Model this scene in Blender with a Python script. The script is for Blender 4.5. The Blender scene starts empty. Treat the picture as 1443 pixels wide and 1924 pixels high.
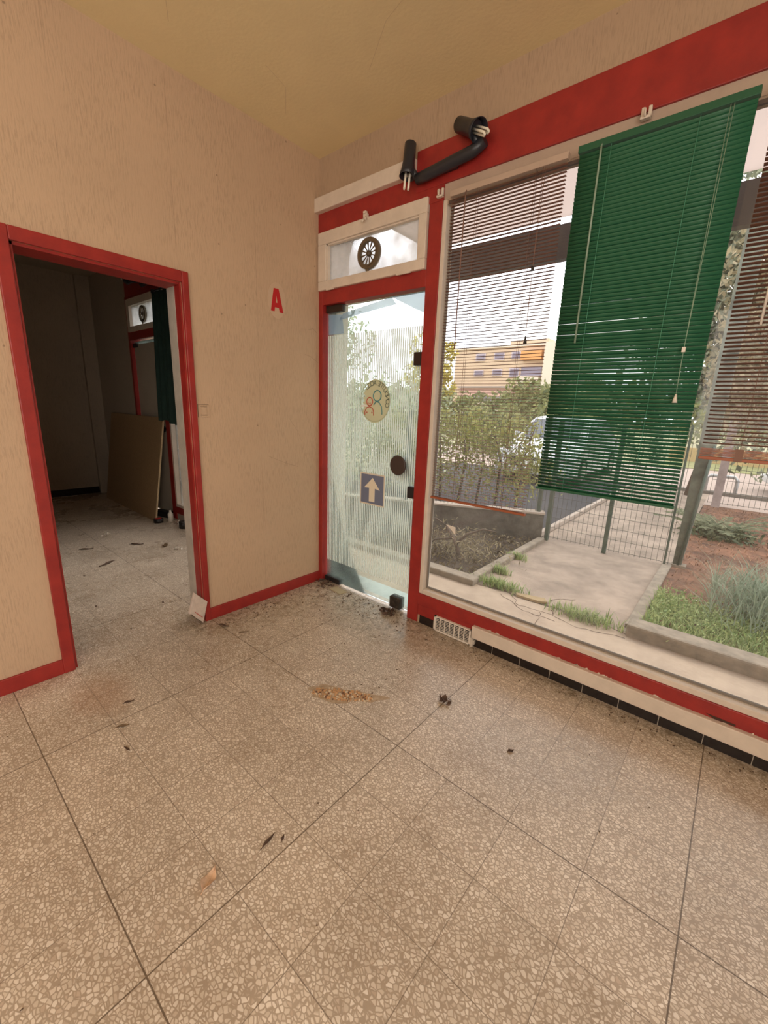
import bpy, bmesh, math, random
from mathutils import Vector, Matrix
R = math.radians
random.seed(7)
S = bpy.context.scene
COL = S.collection

# ------------------------------------------------------------------ camera
cam_d = bpy.data.cameras.new('camera'); cam = bpy.data.objects.new('camera', cam_d); COL.objects.link(cam)
S.camera = cam
cam_d.sensor_fit = 'HORIZONTAL'; cam_d.sensor_width = 36.0; cam_d.lens = 787.44/1443*36.0
cam_d.clip_start = 0.02; cam_d.clip_end = 400
yaw, pitch, roll = R(39.829), R(-13.931), R(2.259)
F = Vector((-math.sin(yaw)*math.cos(pitch), math.cos(yaw)*math.cos(pitch), math.sin(pitch)))
Rr = Vector((math.cos(yaw), math.sin(yaw), 0)); U = Rr.cross(F)
R2 = Rr*math.cos(roll)+U*math.sin(roll); U2 = -Rr*math.sin(roll)+U*math.cos(roll)
CP = Vector((2.408, -2.101, 1.364))
M = Matrix(((R2.x, U2.x, -F.x, CP.x), (R2.y, U2.y, -F.y, CP.y), (R2.z, U2.z, -F.z, CP.z), (0, 0, 0, 1)))
cam.matrix_world = M

# ------------------------------------------------------------------ world, sun, fill lights
S.view_settings.view_transform = 'Standard'; S.view_settings.look = 'None'
S.view_settings.exposure = 0.0; S.view_settings.gamma = 1.0; S.view_settings.use_curve_mapping = False
SKY = 3.3; FILL_BACK = 52; FILL_SIDE = 108; FILL_ROOM2 = 14
w = bpy.data.worlds.new('sky'); S.world = w; w.use_nodes = True
nt = w.node_tree; nt.nodes.clear()
wo = nt.nodes.new('ShaderNodeOutputWorld'); bg = nt.nodes.new('ShaderNodeBackground'); nt.links.new(bg.outputs[0], wo.inputs[0])
tc = nt.nodes.new('ShaderNodeTexCoord'); nz = nt.nodes.new('ShaderNodeTexNoise'); nz.inputs['Scale'].default_value = 2.2; nz.inputs['Detail'].default_value = 6
mp = nt.nodes.new('ShaderNodeMapping'); mp.inputs['Scale'].default_value = (1, 1, 2.5)
nt.links.new(tc.outputs['Generated'], mp.inputs[0]); nt.links.new(mp.outputs[0], nz.inputs['Vector'])
cr = nt.nodes.new('ShaderNodeValToRGB'); nt.links.new(nz.outputs[0], cr.inputs[0])
cr.color_ramp.elements[0].position = .35; cr.color_ramp.elements[0].color = (.72, .76, .84, 1)
cr.color_ramp.elements[1].position = .62; cr.color_ramp.elements[1].color = (1, .97, .92, 1)
nt.links.new(cr.outputs[0], bg.inputs[0]); bg.inputs[1].default_value = SKY

sd = bpy.data.lights.new('sun', 'SUN'); sun = bpy.data.objects.new('sun', sd); COL.objects.link(sun)
sd.energy = 1.1; sd.angle = R(12); sd.color = (1, .9, .76)
sun.rotation_euler = (R(42), 0, R(152))

def area(name, loc, size, target, energy, col=(1, .93, .84)):
    d = bpy.data.lights.new(name, 'AREA'); d.shape = 'RECTANGLE'; d.size, d.size_y = size; d.energy = energy; d.color = col
    o = bpy.data.objects.new(name, d); COL.objects.link(o); o.location = loc
    o.rotation_euler = (Vector(target)-Vector(loc)).to_track_quat('-Z', 'Y').to_euler(); return o
# added fill lights: no rear or right window exists; third boosts the side-room window
area('fill_rear', (1.7, -4.42, 1.75), (3.2, 1.7), (1.0, -.9, 1.0), FILL_BACK, (1, .93, .84))
area('fill_right', (4.26, -2.75, 1.65), (2.8, 1.9), (0, -1.7, 1.7), FILL_SIDE, (1, .93, .84))
area('daylight_side_window', (-1.05, .12, 1.9), (1.6, 1.1), (-1.15, -.9, .0), FILL_ROOM2, (1, .88, .76)).data.spread = R(95)

# ------------------------------------------------------------------ materials
MATS = {}
def mat(name, col=(.5, .5, .5), rough=.6, metal=0, spec=.5, emit=None, var=0, vscale=6, bump=0, bscale=40, stretch=None, col2=None):
    if name in MATS: return MATS[name]
    m = bpy.data.materials.new(name); m.use_nodes = True; n = m.node_tree; b = n.nodes['Principled BSDF']
    b.inputs['Base Color'].default_value = (*col, 1); b.inputs['Roughness'].default_value = rough
    b.inputs['Metallic'].default_value = metal; b.inputs['Specular IOR Level'].default_value = spec
    t = n.nodes.new('ShaderNodeTexCoord'); mpn = n.nodes.new('ShaderNodeMapping'); n.links.new(t.outputs['Object'], mpn.inputs[0])
    if stretch: mpn.inputs['Scale'].default_value = stretch
    if var:
        no = n.nodes.new('ShaderNodeTexNoise'); no.inputs['Scale'].default_value = vscale; no.inputs['Detail'].default_value = 8; no.inputs['Roughness'].default_value = .65
        n.links.new(mpn.outputs[0], no.inputs['Vector'])
        r = n.nodes.new('ShaderNodeValToRGB'); n.links.new(no.outputs[0], r.inputs[0])
        c2 = col2 or tuple(max(0, c*(1-var)) for c in col)
        r.color_ramp.elements[0].position = .36; r.color_ramp.elements[0].color = (*c2, 1)
        r.color_ramp.elements[1].position = .64; r.color_ramp.elements[1].color = (*col, 1)
        n.links.new(r.outputs[0], b.inputs['Base Color'])
    if bump:
        no2 = n.nodes.new('ShaderNodeTexNoise'); no2.inputs['Scale'].default_value = bscale; no2.inputs['Detail'].default_value = 5
        n.links.new(mpn.outputs[0], no2.inputs['Vector'])
        bp = n.nodes.new('ShaderNodeBump'); bp.inputs['Strength'].default_value = bump; bp.inputs['Distance'].default_value = .01
        n.links.new(no2.outputs[0], bp.inputs['Height']); n.links.new(bp.outputs[0], b.inputs['Normal'])
    MATS[name] = m; return m

def N(m, t, **kw):
    n = m.node_tree.nodes.new(t)
    for k, v in kw.items(): setattr(n, k, v)
    return n
def mth(m, op, a, b=None, c=None):
    n = N(m, 'ShaderNodeMath', operation=op)
    for i, v in enumerate((a, b, c)):
        if v is None: continue
        if isinstance(v, (int, float)): n.inputs[i].default_value = v
        else: m.node_tree.links.new(v, n.inputs[i])
    return n.outputs[0]
def mixc(m, fac, a, b):
    n = N(m, 'ShaderNodeMix', data_type='RGBA')
    L = m.node_tree.links
    if isinstance(fac, (int, float)): n.inputs[0].default_value = fac
    else: L.new(fac, n.inputs[0])
    for i, v in ((6, a), (7, b)):
        if isinstance(v, tuple): n.inputs[i].default_value = (*v, 1)
        else: L.new(v, n.inputs[i])
    return n.outputs[2]
def ramp(m, fac, stops):
    n = N(m, 'ShaderNodeValToRGB'); m.node_tree.links.new(fac, n.inputs[0]); e = n.color_ramp.elements
    while len(e) < len(stops): e.new(.5)
    for i, (p, c) in enumerate(stops): e[i].position = p; e[i].color = (*c, 1) if isinstance(c, tuple) else (c, c, c, 1)
    return n.outputs[0]

def terrazzo():
    m = bpy.data.materials.new('terrazzo_tiles'); m.use_nodes = True; L = m.node_tree.links; b = m.node_tree.nodes['Principled BSDF']
    t = N(m, 'ShaderNodeTexCoord'); s = N(m, 'ShaderNodeSeparateXYZ'); L.new(t.outputs['Object'], s.inputs[0])
    T = .2445
    u = mth(m, 'DIVIDE', mth(m, 'ADD', s.outputs[0], 50*T-.565), T); v = mth(m, 'DIVIDE', mth(m, 'ADD', s.outputs[1], 50*T+.184), T)
    iu = mth(m, 'FLOOR', u); iv = mth(m, 'FLOOR', v)
    cid = N(m, 'ShaderNodeCombineXYZ'); L.new(iu, cid.inputs[0]); L.new(iv, cid.inputs[1])
    wn = N(m, 'ShaderNodeTexWhiteNoise', noise_dimensions='3D'); L.new(cid.outputs[0], wn.inputs['Vector'])
    # chip pattern, shifted tile by tile
    off = N(m, 'ShaderNodeVectorMath', operation='MULTIPLY_ADD'); L.new(wn.outputs['Color'], off.inputs[0]); off.inputs[1].default_value = (9, 9, 9); L.new(t.outputs['Object'], off.inputs[2])
    warp = N(m, 'ShaderNodeTexNoise'); warp.inputs['Scale'].default_value = 60; warp.inputs['Detail'].default_value = 1; L.new(off.outputs[0], warp.inputs['Vector'])
    wv = N(m, 'ShaderNodeVectorMath', operation='MULTIPLY_ADD'); L.new(warp.outputs['Color'], wv.inputs[0]); wv.inputs[1].default_value = (.008, .008, 0); L.new(off.outputs[0], wv.inputs[2])
    mp = N(m, 'ShaderNodeMapping'); L.new(wv.outputs[0], mp.inputs[0]); mp.inputs['Rotation'].default_value = (0, 0, R(30)); mp.inputs['Scale'].default_value = (1, 1.35, .0)
    vo = N(m, 'ShaderNodeTexVoronoi', feature='DISTANCE_TO_EDGE'); vo.inputs['Scale'].default_value = 76; L.new(mp.outputs[0], vo.inputs['Vector'])
    vc = N(m, 'ShaderNodeTexVoronoi', feature='F1'); vc.inputs['Scale'].default_value = 76; L.new(mp.outputs[0], vc.inputs['Vector'])
    sc = N(m, 'ShaderNodeSeparateColor'); L.new(vc.outputs['Color'], sc.inputs[0])
    edge = mth(m, 'ADD', .085, mth(m, 'MULTIPLY', sc.outputs[1], .07))
    chipf = mth(m, 'SMOOTH_MIN', mth(m, 'MAXIMUM', mth(m, 'DIVIDE', mth(m, 'SUBTRACT', vo.outputs['Distance'], mth(m, 'SUBTRACT', edge, .05)), .09), 0), 1, .1)
    chip = ramp(m, sc.outputs[0], [(0, (.56, .475, .385)), (.5, (.66, .575, .48)), (.85, (.76, .68, .59)), (1, (.47, .37, .285))])
    ton = N(m, 'ShaderNodeTexNoise'); ton.inputs['Scale'].default_value = 1.7; ton.inputs['Detail'].default_value = 7; ton.inputs['Roughness'].default_value = .65; L.new(t.outputs['Object'], ton.inputs['Vector'])
    matrix = mixc(m, ton.outputs[0], (.30, .23, .17), (.47, .385, .30))
    c = mixc(m, chipf, matrix, chip)
    # wear / dirt
    c = mixc(m, mth(m, 'MULTIPLY', ramp(m, ton.outputs[0], [(.36, 1.0), (.58, 0.0)]), .32), c, (.27, .20, .14))
    tv = mth(m, "ADD", 1.10, mth(m, 'MULTIPLY', wn.outputs['Value'], .09))
    hs = N(m, 'ShaderNodeHueSaturation'); L.new(tv, hs.inputs['Value']); L.new(c, hs.inputs['Color']); c = hs.outputs[0]
    # dirt patches near the entrance and at the baseboards
    dn = N(m, 'ShaderNodeTexNoise'); dn.inputs['Scale'].default_value = 22; dn.inputs['Detail'].default_value = 9; dn.inputs['Roughness'].default_value = .75; L.new(t.outputs['Object'], dn.inputs['Vector'])
    dnr = ramp(m, dn.outputs[0], [(.47, 0.0), (.62, 1.0)])
    def near(cx, cy, rx, ry):
        a = mth(m, 'DIVIDE', mth(m, 'SUBTRACT', s.outputs[0], cx), rx); bb = mth(m, 'DIVIDE', mth(m, 'SUBTRACT', s.outputs[1], cy), ry)
        d = mth(m, 'ADD', mth(m, 'MULTIPLY', a, a), mth(m, 'MULTIPLY', bb, bb))
        return mth(m, 'MAXIMUM', mth(m, 'SUBTRACT', 1, d), 0)
    cond = mth(m, 'ADD', near(.05, -.45, .35, .6), mth(m, 'ADD', near(.75, -.1, .7, .35), mth(m, 'ADD', near(-.02, -.95, .28, .2), near(2.2, .02, 1.3, .2))))
    cond = mth(m, 'MINIMUM', mth(m, 'MULTIPLY', cond, 1.1), 1)
    c = mixc(m, mth(m, 'MULTIPLY', mth(m, 'MULTIPLY', cond, dnr), .8), c, (.12, .085, .05))
    c = mixc(m, mth(m, 'MULTIPLY', cond, .25), c, (.33, .26, .17))
    rust = near(.32, -1.62, .22, .14)
    c = mixc(m, mth(m, 'MULTIPLY', rust, .4), c, (.42, .22, .12))
    # joints: strong every fourth, faint otherwise
    def joint(q, iq, shift):
        fr = mth(m, 'FRACT', q); d = mth(m, 'MINIMUM', fr, mth(m, 'SUBTRACT', 1, fr))
        rid = mth(m, 'ROUND', q); k = mth(m, 'FRACT', mth(m, 'DIVIDE', mth(m, 'ADD', rid, shift+.1), 4))
        strong = mth(m, 'LESS_THAN', k, .2); 
        wd = mth(m, 'ADD', .0050, mth(m, 'MULTIPLY', strong, .0028))
        st = mth(m, 'ADD', .78, mth(m, 'MULTIPLY', strong, .22))
        jn = mth(m, 'ADD', .5, mth(m, 'MULTIPLY', ramp(m, ton.outputs[0], [(.3, 0.0), (.6, 1.0)]), .5))
        return mth(m, 'MULTIPLY', mth(m, 'MULTIPLY', mth(m, 'LESS_THAN', d, wd), st), mth(m, 'MAXIMUM', jn, strong))
    J = mth(m, 'MAXIMUM', joint(u, iu, 2), joint(v, iv, 1))
    c = mixc(m, mth(m, 'MULTIPLY', J, .85), c, (.11, .075, .048))
    L.new(c, b.inputs['Base Color'])
    rg = ramp(m, ton.outputs[0], [(.3, .20), (.7, .40)]); L.new(mth(m, 'SUBTRACT', rg, mth(m, 'MULTIPLY', cond, .06)), b.inputs['Roughness'])
    b.inputs['Specular IOR Level'].default_value = .5
    bp = N(m, 'ShaderNodeBump'); bp.inputs['Strength'].default_value = .12; bp.inputs['Distance'].default_value = .002
    L.new(mth(m, 'SUBTRACT', chipf, mth(m, 'MULTIPLY', J, 2)), bp.inputs['Height']); L.new(bp.outputs[0], b.inputs['Normal'])
    return m

def crepi(name, col, axis=1, dark=.70, seams=True):
    m = bpy.data.materials.new(name); m.use_nodes = True; L = m.node_tree.links; b = m.node_tree.nodes['Principled BSDF']
    t = N(m, 'ShaderNodeTexCoord'); mp = N(m, 'ShaderNodeMapping'); L.new(t.outputs['Object'], mp.inputs[0]); mp.inputs['Scale'].default_value = (1, 1, .11)
    n1 = N(m, 'ShaderNodeTexNoise'); n1.inputs['Scale'].default_value = 175; n1.inputs['Detail'].default_value = 3; n1.inputs['Roughness'].default_value = .6; L.new(mp.outputs[0], n1.inputs['Vector'])
    n2 = N(m, 'ShaderNodeTexNoise'); n2.inputs['Scale'].default_value = 1.6; n2.inputs['Detail'].default_value = 5; L.new(t.outputs['Object'], n2.inputs['Vector'])
    n3 = N(m, 'ShaderNodeTexNoise'); n3.inputs['Scale'].default_value = 5; n3.inputs['Detail'].default_value = 3; L.new(t.outputs['Object'], n3.inputs['Vector'])
    rough = ramp(m, n1.outputs[0], [(.38, 0.0), (.52, 1.0)])
    area_ = ramp(m, n3.outputs[0], [(.35, .35), (.6, 1.0)])
    dk = mth(m, 'MULTIPLY', mth(m, 'SUBTRACT', 1, rough), area_)
    c = mixc(m, mth(m, 'MULTIPLY', dk, 1-dark), col, tuple(x*.45 for x in col))
    c = mixc(m, mth(m, 'MULTIPLY', ramp(m, n2.outputs[0], [(.4, 1.0), (.62, 0.0)]), .13), c, tuple(x*.6 for x in col))
    if seams:
        s = N(m, 'ShaderNodeSeparateXYZ'); L.new(t.outputs['Object'], s.inputs[0])
        q = mth(m, 'DIVIDE', mth(m, 'ADD', s.outputs[axis], 47.03), .47); fr = mth(m, 'FRACT', q)
        ln = mth(m, 'MULTIPLY', mth(m, 'LESS_THAN', fr, .008), ramp(m, n3.outputs[0], [(.38, 0.0), (.6, 1.0)]))
        c = mixc(m, mth(m, 'MULTIPLY', ln, .28), c, tuple(x*.3 for x in col))
    # isolated dark marks
    sp = N(m, 'ShaderNodeTexVoronoi', feature='F1'); sp.inputs['Scale'].default_value = 7; L.new(t.outputs['Object'], sp.inputs['Vector'])
    c = mixc(m, mth(m, 'MULTIPLY', mth(m, 'LESS_THAN', sp.outputs['Distance'], .035), .5), c, (.12, .08, .05))
    L.new(c, b.inputs['Base Color']); b.inputs['Roughness'].default_value = .75; b.inputs['Specular IOR Level'].default_value = .25
    bp = N(m, 'ShaderNodeBump'); bp.inputs['Strength'].default_value = .38; bp.inputs['Distance'].default_value = .004
    L.new(mth(m, 'MULTIPLY', n1.outputs[0], area_), bp.inputs['Height']); L.new(bp.outputs[0], b.inputs['Normal'])
    return m

def glass(name, dust=.05, tint=(1, 1, 1), gloss=.06, dcol=(.8, .8, .76)):
    m = bpy.data.materials.new(name); m.use_nodes = True; n = m.node_tree; n.nodes.clear(); L = n.links
    o = n.nodes.new('ShaderNodeOutputMaterial'); tr = n.nodes.new('ShaderNodeBsdfTransparent'); tr.inputs[0].default_value = (*tint, 1)
    g = n.nodes.new('ShaderNodeBsdfGlossy'); g.inputs['Roughness'].default_value = .03
    fr = n.nodes.new('ShaderNodeFresnel'); fr.inputs[0].default_value = 1.35
    mx = n.nodes.new('ShaderNodeMixShader'); L.new(fr.outputs[0], mx.inputs[0]); L.new(tr.outputs[0], mx.inputs[1]); L.new(g.outputs[0], mx.inputs[2])
    if dust:
        d = n.nodes.new('ShaderNodeBsdfDiffuse'); d.inputs[0].default_value = (*dcol, 1); tl = n.nodes.new('ShaderNodeBsdfTranslucent'); tl.inputs[0].default_value = (*dcol, 1)
        md = n.nodes.new('ShaderNodeMixShader'); md.inputs[0].default_value = .6; L.new(d.outputs[0], md.inputs[1]); L.new(tl.outputs[0], md.inputs[2])
        t = n.nodes.new('ShaderNodeTexCoord'); nz = n.nodes.new('ShaderNodeTexNoise'); nz.inputs['Scale'].default_value = 4; nz.inputs['Detail'].default_value = 7; L.new(t.outputs['Object'], nz.inputs['Vector'])
        mr = n.nodes.new('ShaderNodeMapRange'); L.new(nz.outputs[0], mr.inputs[0]); mr.inputs[1].default_value = .35; mr.inputs[2].default_value = .7; mr.inputs[3].default_value = dust*.4; mr.inputs[4].default_value = dust*1.6
        m2 = n.nodes.new('ShaderNodeMixShader'); L.new(mr.outputs[0], m2.inputs[0]); L.new(mx.outputs[0], m2.inputs[1]); L.new(md.outputs[0], m2.inputs[2]); L.new(m2.outputs[0], o.inputs[0])
    else: L.new(mx.outputs[0], o.inputs[0])
    return m

def translucent(name, col, alpha, tr=.5, rough=1):
    """thin sheet: part see-through, part diffuse on both sides"""
    m = bpy.data.materials.new(name); m.use_nodes = True; n = m.node_tree; n.nodes.clear(); L = n.links
    o = n.nodes.new('ShaderNodeOutputMaterial'); t = n.nodes.new('ShaderNodeBsdfTransparent')
    d = n.nodes.new('ShaderNodeBsdfDiffuse'); d.inputs[0].default_value = (*col, 1); tl = n.nodes.new('ShaderNodeBsdfTranslucent'); tl.inputs[0].default_value = (*col, 1)
    md = n.nodes.new('ShaderNodeMixShader'); md.inputs[0].default_value = tr; L.new(d.outputs[0], md.inputs[1]); L.new(tl.outputs[0], md.inputs[2])
    m2 = n.nodes.new('ShaderNodeMixShader'); m2.inputs[0].default_value = alpha; L.new(t.outputs[0], m2.inputs[1]); L.new(md.outputs[0], m2.inputs[2]); L.new(m2.outputs[0], o.inputs[0])
    return m

def leafmat(name, c1, c2, tr=.35):
    m = bpy.data.materials.new(name); m.use_nodes = True; n = m.node_tree; n.nodes.clear(); L = n.links
    o = n.nodes.new('ShaderNodeOutputMaterial'); g = n.nodes.new('ShaderNodeNewGeometry'); r = n.nodes.new('ShaderNodeValToRGB'); L.new(g.outputs['Random Per Island'], r.inputs[0])
    r.color_ramp.elements[0].color = (*c1, 1); r.color_ramp.elements[1].color = (*c2, 1)
    d = n.nodes.new('ShaderNodeBsdfPrincipled'); d.inputs['Roughness'].default_value = .6; tl = n.nodes.new('ShaderNodeBsdfTranslucent'); L.new(r.outputs[0], d.inputs[0]); L.new(r.outputs[0], tl.inputs[0])
    mx = n.nodes.new('ShaderNodeMixShader'); mx.inputs[0].default_value = tr; L.new(d.outputs[0], mx.inputs[1]); L.new(tl.outputs[0], mx.inputs[2]); L.new(mx.outputs[0], o.inputs[0])
    return m

TERR = terrazzo()
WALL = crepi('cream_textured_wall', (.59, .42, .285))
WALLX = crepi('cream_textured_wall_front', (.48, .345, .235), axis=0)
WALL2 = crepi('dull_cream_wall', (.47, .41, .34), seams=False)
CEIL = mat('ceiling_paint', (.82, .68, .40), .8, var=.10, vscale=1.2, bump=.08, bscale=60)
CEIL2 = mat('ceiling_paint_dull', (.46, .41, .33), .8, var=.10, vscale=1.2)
RED = mat('red_paint', (.36, .028, .022), .42, var=.22, vscale=9, bump=.08, bscale=35, col2=(.27, .02, .018))
WHT = mat('white_paint', (.74, .64, .54), .5, var=.12, vscale=10)
STRIP = mat('pinkish_lintel_paint', (.50, .38, .30), .6, var=.12, vscale=6)
REVEAL = mat('grey_white_jamb', (.50, .46, .40), .6, var=.2, vscale=12)
BLKT = mat('black_glazed_tile', (.018, .013, .012), .22)
JNT = mat('tile_joint', (.35, .31, .26), .8)
BLK = mat('black_plastic', (.018, .017, .018), .45)
BRN = mat('dark_bronze_metal', (.05, .035, .028), .4, metal=.5)
RUB = mat('glazing_gasket', (.22, .19, .16), .7)
GLASS = glass('window_glass', .05, dcol=(.62, .55, .48))
DGLASS = glass('door_glass', .09, tint=(.95, 1, .985), dcol=(.72, .88, .85))
FROST = glass('frosted_transom_glass', .52, dcol=(.86, .86, .86))
STRIPE = translucent('white_stripe_film', (.97, 1, .97), .84, .66)
BLUEP = translucent('blue_translucent', (.42, .55, .70), .5, .6)
SLATB = mat('brown_slat', (.25, .115, .075), .55)
RAILB = mat('russet_blind_rail', (.34, .10, .045), .4)
SLATG = mat('green_slat', (.022, .125, .062), .36)
RAILG = mat('green_blind_rail', (.016, .10, .05), .4)
CORD = mat('cord', (.26, .38, .28), .7)
CORDG = mat('green_cord', (.10, .36, .24), .7)
CORDB = mat('brown_cord', (.22, .12, .09), .7)
WAND = mat('clear_wand', (.26, .36, .28), .15)
PLAST = mat('white_plastic', (.78, .72, .64), .4)
BULB = mat('bulb_glass', (.86, .82, .70), .25)
LAMPB = mat('lamp_black', (.022, .024, .032), .35)
CURT = mat('dark_green_cloth', (.012, .04, .03), .85, var=.3, vscale=8)
CHIP = mat('chipboard', (.42, .28, .15), .8, var=.18, vscale=60, bump=.1, bscale=120)
CHIPE = mat('chipboard_edge', (.66, .50, .30), .8, var=.3, vscale=120)
PAPER = mat('dull_paper', (.50, .44, .36), .85, var=.12, vscale=3)

# ------------------------------------------------------------------ mesh builder
class MB:
    def __init__(s): s.v = []; s.f = []; s.m = []; s.sm = []
    def box(s, x0, x1, y0, y1, z0, z1, mi=0, rot=None, c=None):
        b = len(s.v); P = [(x0, y0, z0), (x1, y0, z0), (x1, y1, z0), (x0, y1, z0), (x0, y0, z1), (x1, y0, z1), (x1, y1, z1), (x0, y1, z1)]
        if rot is not None:
            c = Vector(c) if c is not None else Vector(((x0+x1)/2, (y0+y1)/2, (z0+z1)/2))
            P = [tuple(rot @ (Vector(p)-c)+c) for p in P]
        s.v += P
        for f in ((0, 3, 2, 1), (4, 5, 6, 7), (0, 1, 5, 4), (1, 2, 6, 5), (2, 3, 7, 6), (3, 0, 4, 7)):
            s.f.append(tuple(b+i for i in f)); s.m.append(mi); s.sm.append(False)
        return s
    def tube(s, pts, r, seg=10, mi=0, caps=True, smooth=True):
        pts = [Vector(p) for p in pts]; rs = r if isinstance(r, (list, tuple)) else [r]*len(pts); b = len(s.v); a = None
        for i, p in enumerate(pts):
            d = (pts[min(i+1, len(pts)-1)]-pts[max(i-1, 0)]).normalized()
            if a is None: a = d.orthogonal().normalized()
            a = (a-d*a.dot(d)); a = a.normalized() if a.length > 1e-6 else d.orthogonal().normalized(); c = d.cross(a)
            for k in range(seg):
                t = 2*math.pi*k/seg; s.v.append(tuple(p+(a*math.cos(t)+c*math.sin(t))*rs[i]))
        for i in range(len(pts)-1):
            for k in range(seg):
                k2 = (k+1) % seg
                s.f.append((b+i*seg+k, b+i*seg+k2, b+(i+1)*seg+k2, b+(i+1)*seg+k)); s.m.append(mi); s.sm.append(smooth)
        if caps:
            s.f.append(tuple(b+k for k in reversed(range(seg)))); s.m.append(mi); s.sm.append(False)
            e = b+(len(pts)-1)*seg; s.f.append(tuple(e+k for k in range(seg))); s.m.append(mi); s.sm.append(False)
        return s
    def poly(s, pts, n, mi=0):
        """extrude a planar outline by the vector n"""
        b = len(s.v); n = Vector(n); k = len(pts); s.v += [tuple(Vector(p)) for p in pts]+[tuple(Vector(p)+n) for p in pts]
        s.f.append(tuple(b+i for i in reversed(range(k)))); s.f.append(tuple(b+k+i for i in range(k)))
        s.m += [mi, mi]; s.sm += [False, False]
        for i in range(k):
            j = (i+1) % k; s.f.append((b+i, b+j, b+k+j, b+k+i)); s.m.append(mi); s.sm.append(False)
        return s
    def quad(s, a, b_, c, d, mi=0, smooth=False):
        b = len(s.v); s.v += [tuple(a), tuple(b_), tuple(c), tuple(d)]; s.f.append((b, b+1, b+2, b+3)); s.m.append(mi); s.sm.append(smooth); return s
    def ring(s, c, r0, r1, y0, y1, seg=40, mi=0):
        """flat ring round the y axis"""
        b = len(s.v)
        for k in range(seg):
            t = 2*math.pi*k/seg; ct, st = math.cos(t), math.sin(t)
            for (r, y) in ((r0, y0), (r1, y0), (r1, y1), (r0, y1)): s.v.append((c[0]+r*ct, y, c[2]+r*st))
        for k in range(seg):
            k2 = (k+1) % seg
            for j in range(4):
                j2 = (j+1) % 4; s.f.append((b+k*4+j, b+k2*4+j, b+k2*4+j2, b+k*4+j2)); s.m.append(mi); s.sm.append(False)
        return s
    def build(s, name, mats, parent=None, bevel=0, off=None):
        me = bpy.data.meshes.new(name); o3 = Vector((0, 0, 0))
        if parent is not None:
            q = parent
            while q is not None: o3 += q.location; q = q.parent
        if off is not None: o3 = Vector(off)
        me.from_pydata([tuple(Vector(p)-o3) for p in s.v], [], s.f)
        for mm in (mats if isinstance(mats, (list, tuple)) else [mats]): me.materials.append(mm)
        me.polygons.foreach_set('material_index', s.m); me.polygons.foreach_set('use_smooth', s.sm); me.update()
        o = bpy.data.objects.new(name, me); COL.objects.link(o)
        if parent is not None: o.parent = parent
        elif off is not None: o.location = off
        if bevel:
            bv = o.modifiers.new('bevel', 'BEVEL'); bv.width = bevel; bv.segments = 2; bv.limit_method = 'ANGLE'
        return o
def thing(name, label, cat, loc=(0, 0, 0), group=None):
    o = bpy.data.objects.new(name, None); COL.objects.link(o); o.location = loc; o['label'] = label; o['category'] = cat; o.empty_display_size = .1
    if group: o['group'] = group
    bpy.context.view_layer.update(); return o
def tag(o, label, cat, group=None, kind=None):
    o['label'] = label; o['category'] = cat
    if group: o['group'] = group
    if kind: o['kind'] = kind
    return o
def struct(o, label=None):
    o['kind'] = 'structure'
    if label: o['label'] = label
    return o
def sthing(name, loc=(0, 0, 0)):
    o = bpy.data.objects.new(name, None); COL.objects.link(o); o.location = loc; o['kind'] = 'structure'; o.empty_display_size = .1; return o

H = 2.9; WT = .14; XF = -4.677; XR = 4.3; YB = -4.5
# ------------------------------------------------------------------ shell
struct(MB().box(XF-.1, XR+.1, YB-.1, .12, -.12, 0).build('floor', TERR), 'worn beige terrazzo tile floor')
struct(MB().box(0, XR, YB, 0, H, H+.15).build('ceiling', CEIL), 'yellowish plain ceiling of the front room')
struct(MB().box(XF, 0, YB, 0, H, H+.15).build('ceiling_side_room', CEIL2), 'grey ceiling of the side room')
D0, D1, DZ = -1.648, -.956, 1.964
wl = MB().box(-WT, 0, D1, 0, 0, H).box(-WT, 0, YB, D0, 0, H).box(-WT, 0, D0, D1, DZ, H)
struct(wl.build('wall_left', WALL), 'cream textured wall pierced by the doorway')
# front wall pieces above the glazing and below the sills
wf = MB().box(0, XR, 0, .2, 2.5, H).box(.94, XR, .0, .14, 0, .2)
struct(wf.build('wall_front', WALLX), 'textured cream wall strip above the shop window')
wf2 = MB().box(XF, -3.431, 0, .2, 0, H).box(-3.431, -WT, 0, .2, 2.5, H).box(-2.6, -WT, 0, .14, 0, .16).box(-WT, 0, 0, .14, 0, H)
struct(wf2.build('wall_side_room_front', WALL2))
wb = MB().box(-.1, XR+.1, YB-.1, YB, 0, H+.1)
struct(wb.build('wall_back', WALL))
struct(MB().box(XR, XR+.1, YB, .2, 0, H).build('wall_right', WALL))
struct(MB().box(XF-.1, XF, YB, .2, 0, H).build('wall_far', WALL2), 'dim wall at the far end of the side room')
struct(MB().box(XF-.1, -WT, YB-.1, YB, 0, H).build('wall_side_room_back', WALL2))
struct(MB().box(XF, XF+.06, -.16, 0, 0, H).build('trim_1', WALL2), 'shallow pipe casing in the far corner')
struct(MB().box(XF, XF+.015, -3.2, -.16, 0, .09).build('baseboard_far', BLKT), 'black baseboard under the dim far wall')
# baseboards of the left wall
struct(MB().box(0, .014, D1+.034, -.002, 0, .078).build('baseboard_left', RED, bevel=.003), 'red baseboard between the doorway and the glass door')
struct(MB().box(0, .014, YB, -1.696, 0, .078).build('baseboard_left_near', RED, bevel=.003), 'red baseboard left of the doorway')
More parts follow.
